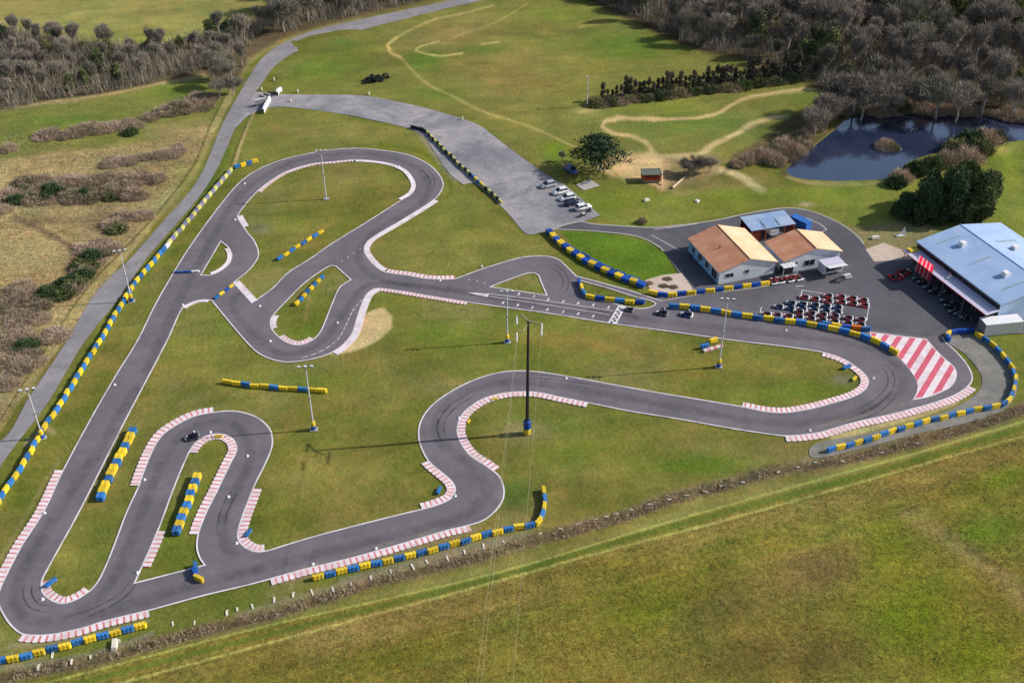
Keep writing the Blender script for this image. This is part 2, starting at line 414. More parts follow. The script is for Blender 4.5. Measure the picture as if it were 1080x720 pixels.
polysheet('tan_yard', world([(913, 263), (932, 256), (958, 266), (975, 272), (922, 276)]), [], MAT['gravel2'], .032)
polysheet('patio', world([(680, 295.5), (699, 290), (719, 288), (731, 305), (715, 311), (697, 315), (688, 309)]), [], MAT['gravel2'], .034)
polysheet('concrete_pad', world([(607, 195), (622, 189), (633, 196), (616, 201)]), [], MAT['concrete'], .03)

# white edge lines all round
mb = MB()
for k in W:
    w = W[k]; a = AWAY[k]
    if k == 'out':
        # the strip beside the paddock has no line between the pit wall ends
        i0 = min(range(len(w)), key=lambda i: (w[i] - P(993, 353)).length); i1 = min(range(len(w)), key=lambda i: (w[i] - P(698, 317)).length)
        ribbon(mb, w[i1:] + w[:i0], -.22 * a, .02 * a, .055)
    else: ribbon(mb, w, -.22 * a, .02 * a, .055, True)
mb.build('edge_line', MAT['line'], track)
def markings(lines, width, name='painted_line', parent=None, z=.06, closed=False):
    mb = MB()
    for l in lines: ribbon(mb, world(cr(l, False, 4)), -width / 2, width / 2, z)
    return mb.build(name, MAT['line'], parent)
markings([[(515, 310), (573, 317), (647, 328)], [(515, 312.5), (573, 321), (643, 332)],], .15, 'lane_line', track, .058)
mb = MB(); q = world([(492, 308.3), (516, 310), (514, 313.6)]); mb.add([(p.x, p.y, .06) for p in q], [(0, 2, 1)]); mb.build('direction_arrow', MAT['line'], track)
mb = MB()
for x, y in [(405, 420), (500, 435), (590, 455), (685, 468), (780, 478), (875, 490), (972, 505), (305, 475), (398, 490), (490, 505), (585, 518), (685, 532), (780, 545), (875, 560)]:
    p = P(480 + x / 6 + .6, 240 + y / 6 - 1.2); q = P(480 + x / 6 - .8, 240 + y / 6 + 1.4)
    ribbon(mb, [p, q], -.15, .15, .06)
    q2 = P(480 + x / 6 - 2.3, 240 + y / 6 + 1.0); ribbon(mb, [q, q2], -.05, .06, .061)
mb.build('grid_marking', MAT['line'], track)
# chequered start line
mb = MB(); A0, A1, B0, B1 = P(652, 322.5), P(660.5, 322.5), P(641, 340.6), P(650.5, 341.6)
for i in range(10):
    for j in range(4):
        def q(s, t): return A0.lerp(A1, s).lerp(B0.lerp(B1, s), t)
        c = [q(j / 4, i / 10), q((j + 1) / 4, i / 10), q((j + 1) / 4, (i + 1) / 10), q(j / 4, (i + 1) / 10)]
        mb.add([(p.x, p.y, .06) for p in c], [(3, 2, 1, 0)], MAT['dark'] if (j in (1, 2) and (i + j) % 2 == 0 and i > 0) else MAT['line'])
mb.build('start_line', None, track)
# dashed lines across the joins and round the inner bend
mb = MB()
def dashes(l, width=.14, on=.8, off=1.3):
    w = resample(world(cr(l, False, 3)), .1); n = int((on + off) / .1); k = int(on / .1)
    for i in range(0, len(w) - k, n): ribbon(mb, w[i:i + k + 1], -width / 2, width / 2, .059)
dashes([(382, 316), (372, 328), (365, 343), (357, 357), (345, 367), (330, 374), (312, 379)], .14, 1.1, .5)
dashes([(360, 276), (372, 268), (386, 259)], .2, .35, 1.6); dashes([(494, 295), (508, 298), (519, 302)], .2, .4, 1.4)
mb.build('dashed_line', MAT['line'], track)
# red and white run-off area
RO = [(917, 350), (948, 354), (977, 357.5), (993, 375), (1007, 388), (1009, 397), (1004, 407), (992, 414), (978, 419), (962.5, 422), (967, 413), (967, 403), (958, 388), (947.5, 377), (930, 362), (918, 355)]
ro_w = world(cr([(RO[0][0], RO[0][1], 1)] + RO[1:2] + [(977, 357.5, 1)] + RO[3:9] + [(962.5, 422, 1)] + RO[10:15] + [(918, 355, 1)], True, 3))
polysheet('runoff_paint', ro_w, [], MAT['kwhite'], .056, parent=track)
def clip(poly, n, d, keep):
    out = []
    for i in range(len(poly)):
        a, b = poly[i], poly[(i + 1) % len(poly)]; da = (n.dot(a) - d) * keep; db = (n.dot(b) - d) * keep
        if da >= 0: out.append(a)
        if da * db < 0: out.append(a.lerp(b, da / (da - db)))
    return out
s0, s1 = P(976, 358), P(958, 386); dr = (s1 - s0).normalized(); nrm = Vector((-dr.y, dr.x, 0))
if nrm.x < 0: nrm = -nrm
mb = MB(); shrink = ro_w
cx = sum((p for p in ro_w), Vector()) / len(ro_w); inner = [cx + (p - cx) * .965 for p in ro_w]
base = nrm.dot(P(977, 358)); pitch = 2.15
for k in range(-4, 5):
    lo = base + k * pitch - .55; c = clip(clip(inner, nrm, lo, 1), nrm, lo + pitch * .46, -1)
    if len(c) >= 3:
        ccw = area2(c) > 0; mb.add([(p.x, p.y, .066) for p in c], [tuple(range(len(c))) if ccw else tuple(range(len(c)))[::-1]])
mb.build('red_stripe', MAT['pred'], track)
markings([[(846, 306), (844, 315)], [(846, 306), (867, 309.5)], [(917, 319), (914, 338)], [(801, 333), (803, 324)], [(839, 302), (848, 301.5)], [(690, 242), (708, 240), (735, 236)], [(687, 248), (700, 255), (716, 264)],
          [(850, 230), (866, 237), (872, 242), (862, 246)]], .16, 'bay_line', None, .04)['kind'] = 'structure'
# pale concrete edging of the paddock roads
mb = MB(); ew = world(pad_px)
i0 = 0; i1 = min(range(len(ew)), key=lambda i: (ew[i] - P(914, 263)).length); ribbon(mb, ew[:i1], -.18, .18, .05, skirt=.05)
i0 = min(range(len(ew)), key=lambda i: (ew[i] - P(700, 265)).length); ribbon(mb, ew[i0:], -.18, .18, .05, skirt=.05)
ribbon(mb, world([(697, 317.5), (720, 313.5), (740, 310), (765, 307.5), (795, 304), (812, 301)]), -.12, .12, .06, skirt=.05)
o = mb.build('paddock_edging', MAT['concrete']); o['kind'] = 'structure'

# worn rubber along the racing line: thin translucent films with soft sides
def film(name, col, dens):
    m, nt, bs = newmat(name); g = nt.nodes.new('ShaderNodeNewGeometry').outputs['Position']; at_ = nt.nodes.new('ShaderNodeAttribute'); at_.attribute_name = 'across'
    n_ = noise(nt, g, .35, 5, .7, 1.0); f = mul(nt, at_.outputs['Fac'], ramp(nt, n_, .35, .68, .12, 1.0)); f = mul(nt, f, dens)
    bs.inputs['Base Color'].default_value = (*col, 1); bs.inputs['Roughness'].default_value = .7; nt.links.new(f, bs.inputs['Alpha']); return m
MAT['rubber'] = film('rubbered asphalt', S(74, 70, 74), .3); MAT['skid'] = film('tyre skid mark', S(40, 38, 42), .6); MAT['dust'] = film('pale dust', S(176, 164, 148), .45)
def filmstrip(name, px, wd, mat, z=.05, parent=track, off=0):
    w = resample(world(cr(px, False, 3)), .8); nn = normals(w, False); n = len(w); cols = [(-.5, 0), (-.25, .8), (0, 1), (.25, .8), (.5, 0)]; vs = []; al = []
    for i, (p, q) in enumerate(zip(w, nn)):
        e = min(1, i / 4, (n - 1 - i) / 4)
        for c, a in cols: r_ = p + q * (c * wd + off); vs.append((r_.x, r_.y, z)); al.append(a * e)
    fs = [(i * 5 + k, i * 5 + k + 1, i * 5 + k + 6, i * 5 + k + 5) for i in range(n - 1) for k in range(4)]
    me = bpy.data.meshes.new(name); me.from_pydata(vs, [], [f[::-1] for f in fs]); a_ = me.attributes.new('across', 'FLOAT', 'POINT'); a_.data.foreach_set('value', al); me.materials.append(MAT[mat]); me.update()
    return link(name, me, parent)
RL = [(150, 400), (100, 480), (40, 575), (17, 625), (28, 652), (80, 652), (150, 634), (185, 622), (260, 603), (340, 583), (430, 562), (490, 543), (514, 517), (490, 487), (464, 464), (464, 437), (495, 413), (540, 403), (620, 412), (720, 431), (820, 446), (890, 440), (940, 418), (955, 400), (940, 380), (910, 366), (860, 357), (780, 348), (700, 339)]
filmstrip('rubbered_line', RL, 2.6, 'rubber'); filmstrip('rubbered_line', [(700, 339), (620, 330), (540, 318), (480, 306), (410, 297), (385, 285), (378, 268), (395, 246), (440, 217), (453, 200), (445, 182), (415, 167), (375, 162), (320, 168), (275, 188), (245, 215), (225, 250), (190, 315), (150, 400)], 2.4, 'rubber', .0505)
filmstrip('rubbered_line', [(690, 336), (560, 318), (470, 306), (410, 299), (384, 303), (366, 325), (348, 352), (320, 371), (292, 371), (268, 352), (245, 322), (262, 300)], 2.0, 'rubber', .051)
filmstrip('rubbered_line', [(255, 592), (238, 575), (236, 545), (262, 490), (262, 465), (243, 446), (215, 447), (190, 460), (170, 490), (150, 540), (125, 600), (100, 635), (70, 648)], 2.2, 'rubber', .0515)
for i, (px_, off) in enumerate([([(905, 440), (932, 425), (946, 408), (944, 392), (930, 380)], .5), ([(70, 655), (100, 645), (130, 628), (145, 610)], -.4), ([(22, 610), (20, 630), (30, 645), (60, 650)], .6), ([(500, 410), (470, 430), (459, 450), (466, 472)], .3), ([(236, 560), (240, 540), (252, 515)], 0), ([(572, 276), (590, 288), (594, 300), (588, 310)], 0), ([(440, 175), (452, 190), (450, 203)], .3), ([(880, 446), (920, 432), (940, 416)], -1.0), ([(540, 397), (600, 402), (650, 410)], 0)]):
    filmstrip('skid_mark', px_, .35, 'skid', .0535, off=off); filmstrip('skid_mark', px_, .35, 'skid', .0535, off=off + 1.1)
filmstrip('dust', [(292, 609), (360, 590), (420, 573), (480, 557)], 1.2, 'dust', .0525, off=.5); filmstrip('dust', [(850, 455), (900, 443), (950, 430), (1000, 414)], 1.3, 'dust', .0525, off=.5); filmstrip('dust', [(384, 322), (374, 345), (360, 360)], 1.4, 'dust', .0525)
# kerbs
def kerb(loop, a, b, width, name='kerb', period=1.0, mats=('kwhite', 'kred'), via=None):
    w = W[loop]; n = len(w)
    f = lambda q: min(range(n), key=lambda i: (w[i] - P(*q)).length)
    i, j = f(a), f(b)
    fwd = [w[(i + k) % n] for k in range((j - i) % n + 1)]
    bwd = [w[(i - k) % n] for k in range((i - j) % n + 1)]
    sgn = AWAY[loop]
    if via is not None:
        v = P(*via); path, rev = (fwd, False) if min((p - v).length for p in fwd) < min((p - v).length for p in bwd) else (bwd, True)
    else: path, rev = (fwd, False) if len(fwd) <= len(bwd) else (bwd, True)
    if rev: sgn = -sgn
    path = resample(path, .15); L = 0; mb = MB(); k = 0; c = 0
    nn = normals(path, False)
    width *= .9; q = [(p + v * (sgn * -.02), p + v * (sgn * width)) for p, v in zip(path, nn)]; q2 = [(p + v * (sgn * -.02), p + v * (sgn * width * .93)) for p, v in zip(path, nn)]
    while k < len(path) - 1:
        e = min(len(path) - 1, k + max(1, round(period * (.66, .34)[c % 2] / .15))); mt = MAT[mats[c % 2]]
        for i in range(k, e):
            (a0, b0), (a1, b1) = (q[i], q[i + 1]) if c % 2 == 0 else (q2[i], q2[i + 1])
            vs = [(a0.x, a0.y, .062), (b0.x, b0.y, .10), (b1.x, b1.y, .10), (a1.x, a1.y, .062), (b0.x, b0.y, 0), (b1.x, b1.y, 0)]
            mb.add(vs, [(0, 1, 2, 3) if sgn < 0 else (3, 2, 1, 0), (1, 4, 5, 2)], mt)
        k = e; c += 1
    o = mb.build(name); o['kind'] = 'structure'; return o
kerb('out', (66, 496), (-2, 622), 1.35)
kerb('out', (24, 669), (157, 644), 1.25, mats=('kwhite', 'kred2'))
kerb('out', (285, 611), (494, 554), 1.3)
kerb('out', (827, 460), (1021, 407), 1.5)
kerb('out', (620, 425), (521, 497), 1.35, via=(484, 455))
kerb('out', (458, 211), (397, 248.5), 1.2, mats=('kwhite', 'kwhite'))
kerb('out', (396, 249), (405, 286), 1.15, mats=('kwhite', 'kwhite'))
kerb('out', (407, 286.5), (480, 294), 1.2)
kerb('h1', (272, 202), (372, 169), .9, via=(330, 173)); kerb('h1', (375, 169), (423, 211), 1.0, via=(437, 195), mats=('kwhite', 'kwhite'))
kerb('h1', (266, 318.5), (247.5, 298), 1.3, mats=('kwhite', 'kwhite')); kerb('h1', (251, 227), (256, 240), 1.2, mats=('kwhite', 'kwhite'))
kerb('h2', (242, 263), (224, 289), .9, mats=('kwhite', 'kwhite'))
kerb('h3', (193, 325), (221, 317), .8, mats=('kwhite', 'kwhite'))
kerb('h3', (492, 319), (400, 305), 1.0, period=.7); kerb('h3', (398, 305), (352, 371), 1.35, via=(377, 337), mats=('kwhite', 'kwhite'))
kerb('h3', (868, 372), (782, 428.5), 1.3, via=(915, 403))
kerb('h3', (451, 486), (445, 536.5), 1.35, via=(479, 515))
kerb('h3', (280, 580.5), (268, 514), 1.4, via=(252, 565))
kerb('h3', (224, 434.5), (146, 512), 1.45, via=(173, 456))
kerb('h3', (95, 622), (45, 612), 1.2, via=(67, 635), mats=('kwhite', 'kred2'))
kerb('h4', (289, 333), (288, 348), 1.1, mats=('kwhite', 'kwhite')); kerb('h4', (295, 356), (331, 357), 1.1, via=(310, 363), period=.9)
kerb('h6', (200, 476), (209, 562), 1.4, via=(248, 473)); kerb('h6', (168, 559), (151, 597), 1.25)

# ------------------------------------------------------------------ ground with surveyed vegetation colours
ys_ = [66.0]
while ys_[-1] < 460: ys_.append(ys_[-1] * 1.0026 + .01)
nx = 880; ny = len(ys_)
X, Y = np.meshgrid(np.linspace(-.66, .66, nx), np.array(ys_)); X = X * (Y + 35)
X = X.ravel(); Y = Y.ravel()
def vnoise(x, y, scale, seed, octv=4):
    r = np.random.default_rng(seed); tot = np.zeros_like(x); amp = 1; nrm_ = 0
    for o in range(octv):
        g = r.random((256, 256)); u = x / scale; v = y / scale
        i = np.floor(u).astype(int); j = np.floor(v).astype(int); fu = u - i; fv = v - j
        fu = fu * fu * (3 - 2 * fu); fv = fv * fv * (3 - 2 * fv)
        a = g[i & 255, j & 255]; b = g[(i + 1) & 255, j & 255]; c = g[i & 255, (j + 1) & 255]; d = g[(i + 1) & 255, (j + 1) & 255]
        tot += amp * ((a * (1 - fu) + b * fu) * (1 - fv) + (c * (1 - fu) + d * fu) * fv); nrm_ += amp; amp *= .55; scale *= .5
    return tot / nrm_ - .5
U, V = proj_np(X, Y)
Ud = U + vnoise(X, Y, 9, 3) * 9; Vd = V + vnoise(X, Y, 9, 4) * 7
def sdf_poly(pts, u, v):
    d = np.full(u.shape, 1e9); ins = np.zeros(u.shape, bool); n = len(pts)
    for i in range(n):
        ax, ay = pts[i][:2]; bx, by = pts[(i + 1) % n][:2]; ex, ey = bx - ax, by - ay
        t = np.clip(((u - ax) * ex + (v - ay) * ey) / (ex * ex + ey * ey + 1e-9), 0, 1)
        d = np.minimum(d, (u - ax - t * ex) ** 2 + (v - ay - t * ey) ** 2)
        c = ((ay > v) != (by > v)) & (u < (bx - ax) * (v - ay) / ((by - ay) if by != ay else 1e-9) + ax); ins ^= c
    d = np.sqrt(d); return np.where(ins, -d, d)
def dline(pts, u, v):
    d = np.full(u.shape, 1e9)
    for (ax, ay), (bx, by) in zip(pts, pts[1:]):
        ex, ey = bx - ax, by - ay
        t = np.clip(((u - ax) * ex + (v - ay) * ey) / (ex * ex + ey * ey + 1e-9), 0, 1)
        d = np.minimum(d, (u - ax - t * ex) ** 2 + (v - ay - t * ey) ** 2)
    return np.sqrt(d)
C = np.zeros((len(X), 3)); R = np.full(len(X), .32)
def s3(c): return np.array(S(*c))
n1 = vnoise(X, Y, 26, 21); n2 = vnoise(X, Y, 11, 22); n3 = vnoise(X, Y, 5, 23); n4 = vnoise(X * .35 + Y * .1, Y, 6, 24)
C[:] = s3((120, 124, 64))
def mixin(w, col, rough=None):
    global C, R
    w = np.clip(w, 0, 1)[:, None]; C[:] = C * (1 - w) + s3(col) * w
    if rough is not None: R[:] = R * (1 - w[:, 0]) + rough * w[:, 0]
def sm(d, soft): return np.clip(.5 - d / (soft + 1e-6), 0, 1)
def poly(pts, col, soft=4, k=1, rough=None, raw=False): mixin(sm(sdf_poly(pts, U if raw else Ud, V if raw else Vd), soft) * k, col, rough)
def blob(x, y, rx, ry, col, k=1, rough=None, ang=0):
    ca, sa = cos(radians(ang)), sin(radians(ang)); du, dv = Ud - x, Vd - y
    a = (du * ca + dv * sa) / rx; b = (-du * sa + dv * ca) / ry
    mixin(np.exp(-(a * a + b * b)) * k, col, rough)
def line(pts, w, col, k=1, soft=1.5, rough=None, raw=True):
    pts = cr(pts, False, 8); mixin(sm(dline(pts, U if raw else Ud, V if raw else Vd) - w / 2, soft) * k, col, rough)
mixin(np.clip(n1 * 4.5 + .25, 0, .8), (140, 126, 76)); mixin(np.clip(n2 * 4.5 - .1, 0, .7), (98, 114, 50)); mixin(np.clip(-n2 * 4 - .3, 0, .6), (152, 134, 94)); mixin(np.clip(vnoise(X, Y, 18, 29) * 5 - .5, 0, .6), (108, 110, 54))
# --- left: scrub, fields
poly([(-200, 800), (-200, -60), (300, -60), (262, 70), (226, 140), (170, 225), (60, 365), (-10, 465)], (174, 155, 118), 3, 1, .9)
poly([(-200, 145), (-20, 118), (60, 108), (160, 90), (222, 78), (240, 95), (225, 130), (150, 152), (60, 160), (-200, 190)], (128, 132, 74), 6, .95, .5)
blob(60, 128, 60, 8, (112, 130, 66), .9); blob(190, 95, 40, 8, (116, 130, 62), .9)
poly([(-300, -80), (300, -80), (285, 10), (255, 30), (160, 50), (60, 38), (-300, 30)], (152, 146, 92), 6, 1, .4)
blob(140, 42, 50, 10, (140, 148, 78), .7); blob(40, 20, 60, 12, (164, 152, 100), .6)
for a in ((10, 180, 60, 10), (90, 205, 40, 12), (40, 250, 50, 18), (150, 160, 40, 8), (185, 140, 30, 10), (60, 330, 20, 25), (20, 290, 50, 12)): blob(*a, (182, 158, 120), .7)
for a in ((110, 195, 40, 9), (70, 208, 50, 8), (20, 322, 26, 14), (12, 372, 26, 18), (88, 282, 18, 14), (115, 235, 26, 12), (45, 232, 30, 5)): blob(*a, (112, 92, 80), .75)
line([(15, 228), (45, 243), (85, 266)], 6, (124, 102, 88), .8, 4); line([(28, 226), (60, 240), (92, 258)], 3, (150, 140, 96), .7, 3)
poly([(100, 170), (215, 120), (222, 150), (150, 225), (120, 215)], (150, 132, 98), 12, .45)
blob(195, 185, 18, 14, (140, 142, 84), .7)
# --- verges beside the country road
line([(0, 452), (62, 352), (96, 302), (135, 264), (170, 224), (207, 178), (226, 132), (243, 98), (262, 66), (300, 42), (380, 18)], 5, (168, 156, 108), .7, 3)
line([(-6, 452), (58, 352), (93, 302), (131, 262), (168, 222), (204, 174), (221, 134), (240, 96), (258, 66)], 1.6, (92, 90, 52), .9, 1.2)
poly([(0, 492), (50, 425), (88, 362), (125, 315), (155, 272), (190, 234), (214, 203), (231, 178), (250, 138), (262, 118), (282, 114), (262, 150), (248, 176), (180, 262), (130, 330), (70, 425), (0, 540), (-20, 560)], (124, 130, 66), 3, .9)
line([(150, 265), (185, 232), (205, 212)], 3.5, (150, 146, 128), .55, 4); line([(28, 468), (48, 450), (56, 455)], 6, (178, 168, 150), .7, 4)
line([(272, 112), (262, 132), (253, 155), (248, 172)], 3.2, (190, 168, 128), .9, 1.6); line([(266, 116), (256, 140), (248, 160), (243, 175)], 2, (88, 78, 56), .7, 1.5)
line([(240, 160), (230, 182), (205, 212)], 6, (96, 118, 52), .8, 4)
line([(325, 62), (300, 72), (290, 90), (284, 104)], 3, (120, 110, 84), .8, 2)
# --- strip outside the loop
poly([(262, 125), (300, 116), (370, 124), (432, 137), (460, 165), (482, 192), (545, 240), (590, 262), (575, 268), (540, 275), (470, 293), (410, 285), (390, 262), (465, 210), (470, 190), (430, 160), (360, 152), (280, 170), (255, 180)], (136, 134, 76), 5, .8)
blob(345, 140, 70, 5, (150, 136, 86), .6); blob(450, 165, 12, 14, (140, 140, 62), .7); line([(400, 153), (445, 160), (475, 188), (474, 206)], 5, (104, 116, 44), .8, 4)
line([(440, 136), (462, 168), (480, 190)], 5, (156, 152, 138), .65, 4); blob(487, 232, 50, 22, (126, 132, 66), .55)
# --- north meadow
poly([(290, 100), (300, 68), (345, 42), (400, 26), (510, 2), (560, -20), (640, -30), (1200, -60), (1200, 100), (880, 95), (840, 120), (800, 170), (700, 175), (640, 200), (560, 165), (500, 125), (430, 106)], (130, 128, 74), 4, .9); blob(560, 40, 60, 14, (138, 128, 78), .6); blob(690, 95, 40, 6, (136, 130, 72), .6); blob(520, 100, 30, 8, (140, 128, 80), .6)
blob(350, 70, 60, 18, (112, 132, 58), .8, ang=-15); blob(365, 47, 14, 6, (92, 122, 60), .8); blob(470, 40, 60, 16, (150, 132, 88), .85, ang=-15); blob(530, 80, 60, 20, (146, 128, 80), .8); blob(570, 60, 40, 10, (142, 126, 80), .6); blob(610, 95, 30, 8, (128, 126, 66), .7); blob(600, 45, 70, 14, (122, 130, 68), .6)
blob(448, 66, 22, 10, (92, 128, 50), .8); blob(590, 15, 40, 10, (124, 136, 62), .7); blob(620, 60, 30, 12, (150, 134, 84), .6); blob(660, 52, 50, 14, (104, 132, 56), .9); blob(510, 55, 20, 4, (96, 120, 54), .8); blob(460, 98, 30, 8, (104, 130, 56), .7)
blob(380, 85, 40, 6, (130, 136, 70), .6); blob(640, 70, 60, 6, (138, 140, 74), .6); blob(560, 125, 50, 16, (138, 132, 76), .7); blob(585, 158, 16, 12, (116, 142, 48), .8)
blob(720, 130, 80, 14, (102, 122, 62), .9); blob(700, 112, 50, 8, (126, 134, 64), .8); blob(900, 102, 60, 10, (104, 128, 56), .8); blob(870, 120, 30, 8, (136, 142, 58), .8)
PATHC = (214, 188, 140)
line([(520, 6), (500, 11), (480, 16), (460, 20), (438, 29), (418, 40), (408.5, 48), (412, 57), (423, 63), (432, 73), (453, 90), (477, 101), (508, 117), (540, 127), (555, 132), (590, 147), (615, 160)], 1.8, (190, 172, 118), .8, 2.2)
line([(418, 40), (408.5, 48), (412, 57), (423, 63)], 2.6, (214, 194, 130), .9, 2)
line([(463, 45), (443, 50), (438, 55), (447, 59), (463, 62), (488, 59)], 1.6, (216, 196, 134), .9, 1.6)
line([(478, 40), (500, 32), (520, 25), (540, 14), (556, 4)], 1.2, (190, 172, 118), .6, 2); line([(508, 50), (526, 47)], 2.2, (206, 190, 130), .8, 2)
line([(612, 30), (640, 25)], 3, (176, 166, 102), .7, 3)
line([(875, 95), (847, 94), (810, 99), (777, 107), (745, 122), (715, 126), (652, 124), (638, 127), (635, 134), (647, 140), (672, 145), (687, 155), (692, 166)], 3.4, (206, 180, 138), .95, 2.6, raw=False)
line([(830, 123), (810, 127), (785, 135), (765, 147), (740, 161), (715, 165), (690, 164)], 5.0, (208, 184, 142), .95, 3.5, raw=False); line([(735, 163), (760, 170), (790, 168)], 3, (180, 158, 120), .6, 3, raw=False); line([(690, 188), (715, 204), (735, 214)], 5, (190, 162, 126), .55, 5, raw=False)
line([(755, 177), (782, 187), (802, 201)], 7, (216, 194, 156), .95, 4, raw=False)
poly([(628, 172), (655, 163), (690, 158), (706, 168), (712, 188), (700, 200), (672, 190), (645, 186), (632, 180)], (222, 188, 148), 5, .95)
poly([(700, 165), (760, 162), (758, 185), (715, 196), (700, 190)], (158, 138, 110), 6, .7); blob(668, 158, 14, 7, (122, 124, 74), .8); blob(620, 118, 12, 3, (196, 176, 126), .8)
blob(742, 195, 40, 6, (140, 124, 96), .7); blob(727, 205, 14, 4, (196, 166, 128), .6)
line([(638, 173), (655, 188), (675, 200)], 3, (168, 156, 104), .7, 2)
line([(440, 112), (487, 127), (510, 137), (540, 160), (575, 184)], 3, (124, 108, 86), .9, 2)
poly([(600, 205), (640, 190), (720, 205), (800, 205), (900, 190), (1200, 180), (1200, 420), (1040, 350), (1040, 260), (940, 255), (880, 230), (830, 216), (760, 228), (690, 238), (640, 233)], (126, 132, 66), 5, .9)
blob(640, 215, 30, 12, (112, 132, 56), .8); blob(780, 205, 60, 8, (116, 134, 60), .8); blob(870, 205, 40, 10, (128, 142, 66), .8); blob(700, 226, 40, 6, (140, 138, 78), .7); blob(850, 216, 8, 3, (196, 180, 150), .8)
poly([(890, 240), (960, 232), (1000, 236), (960, 262), (925, 272), (905, 258)], (150, 134, 106), 5, .8)
blob(1065, 170, 14, 24, (134, 148, 66), .9); blob(1060, 158, 10, 4, (190, 170, 110), .8)
line([(826, 184), (850, 191.5), (880, 193.5), (915, 192.5), (942, 189)], 3.5, (168, 150, 112), .8, 2.5, raw=False); line([(824, 182), (836, 168), (852, 156), (882, 132), (896, 120), (960, 116), (1045, 117)], 7, (96, 82, 60), .8, 5, raw=False)
# grass island by the car park
poly([(592, 244), (630, 245), (672, 251), (700, 266), (720, 290), (680, 296), (640, 284), (608, 262)], (98, 126, 48), 2, .95, .35)
# --- infield tints
blob(340, 200, 60, 20, (142, 134, 78), .75); blob(300, 240, 30, 14, (120, 128, 64), .6); blob(275, 242, 10, 5, (140, 134, 124), .6); line([(225, 298), (262, 275)], 8, (150, 140, 90), .5, 6)
blob(316, 340, 8, 10, (134, 124, 70), .5); blob(325, 350, 20, 8, (98, 124, 48), .6); line([(322, 335), (326, 315)], 4, (152, 134, 90), .7, 3)
poly([(395, 325), (405, 323), (414, 334), (414, 345), (402, 357), (388, 366), (372, 372), (352, 376), (347, 374), (366, 363), (376, 350), (382, 338), (388, 328)], (212, 188, 148), 3, 1, .3)
blob(200, 370, 34, 24, (138, 136, 74), .6); blob(240, 350, 20, 20, (118, 130, 62), .6); blob(330, 400, 80, 16, (118, 130, 58), .7); blob(360, 490, 60, 30, (136, 130, 74), .6); blob(300, 545, 20, 20, (122, 122, 60), .5); blob(410, 430, 30, 20, (132, 134, 70), .5)
blob(480, 350, 60, 14, (106, 124, 52), .7); blob(640, 365, 120, 8, (146, 130, 76), .8, ang=7); blob(730, 395, 60, 8, (134, 126, 68), .7); blob(850, 410, 40, 10, (104, 122, 50), .8); blob(820, 388, 50, 8, (140, 130, 74), .7)
blob(558, 456, 28, 9, (164, 150, 118), .8); blob(600, 480, 50, 20, (110, 124, 52), .8); blob(740, 490, 60, 14, (98, 122, 44), .9); blob(610, 450, 40, 12, (118, 128, 62), .6); blob(500, 540, 10, 6, (96, 112, 60), .6)
blob(545, 520, 26, 20, (92, 118, 52), .8); blob(560, 415, 30, 6, (120, 124, 60), .6); blob(70, 590, 24, 30, (150, 144, 82), .7); blob(180, 570, 18, 30, (112, 126, 52), .7); blob(225, 495, 12, 20, (134, 128, 66), .7); blob(60, 470, 30, 40, (134, 138, 72), .5)
blob(240, 520, 5, 40, (170, 152, 110), .5, ang=20); blob(888, 400, 12, 5, (150, 146, 124), .8)
for a in ((14, 665, 14, 10), (30, 520, 20, 14), (100, 440, 12, 18)): blob(*a, (112, 126, 54), .6)
# ground worn bare along kerbs and barriers
line([(10, 680), (60, 676), (100, 668), (155, 654)], 4, (160, 146, 116), .8, 3); line([(300, 613), (400, 588), (490, 562), (505, 556)], 4.5, (150, 132, 106), .8, 3); line([(880, 461), (935, 447), (975, 436), (1010, 422)], 6, (196, 176, 136), .85, 3); line([(1012, 424), (1032, 408), (1034, 392), (1022, 375)], 4, (124, 124, 70), .7, 3)
line([(-10, 706), (60, 696), (110, 686), (160, 668)], 5, (150, 142, 128), .8, 4); line([(360, 612), (430, 594), (500, 575), (560, 562)], 5, (140, 134, 124), .8, 4); line([(0, 590), (40, 520), (62, 485)], 4, (160, 146, 110), .5, 4)
line([(846, 484), (900, 474), (960, 460)], 5, (150, 142, 120), .6, 4)
# --- southern field
FIELD = [(-300, 800), (-300, 740), (0, 722), (100, 700), (180, 684), (270, 661), (425, 628), (540, 600), (675, 560), (800, 525), (960, 484), (1080, 448), (1300, 380), (1500, 900), (-300, 1100)]
poly(FIELD, (128, 118, 62), 6, 1, .8)
poly([(300, 668), (560, 602), (800, 535), (1080, 462), (1080, 490), (800, 565), (560, 635), (330, 700)], (146, 126, 80), 14, .6, raw=False)
for a, c, k in (((380, 660, 90, 14), (150, 130, 86), .7), ((200, 705, 60, 16), (138, 124, 76), .6), ((430, 690, 70, 14), (112, 112, 44), .6), ((560, 690, 60, 22), (124, 116, 60), .5), ((700, 640, 60, 24), (116, 120, 40), .8), ((640, 600, 60, 12), (126, 120, 52), .7),
                ((760, 640, 60, 24), (112, 98, 62), .7), ((860, 600, 50, 26), (122, 102, 72), .85), ((800, 690, 80, 24), (116, 98, 60), .7), ((940, 580, 30, 30), (112, 124, 44), .7), ((960, 650, 60, 40), (106, 120, 40), .9), ((1030, 690, 50, 30), (112, 122, 40), .85),
                ((1040, 560, 50, 16), (112, 132, 50), .8), ((980, 620, 24, 16), (96, 118, 44), .6), ((880, 690, 40, 20), (110, 92, 58), .7), ((520, 650, 50, 14), (132, 122, 70), .6), ((1060, 505, 40, 14), (104, 128, 44), .7), ((780, 570, 60, 10), (112, 118, 52), .7)):
    blob(*a, c, k, ang=-14)
line([(960, 540), (1010, 575), (1050, 605), (1085, 640)], 16, (146, 128, 88), .75, 14, raw=False); line([(1000, 560), (1045, 590), (1080, 622)], 8, (118, 102, 66), .6, 8, raw=False)
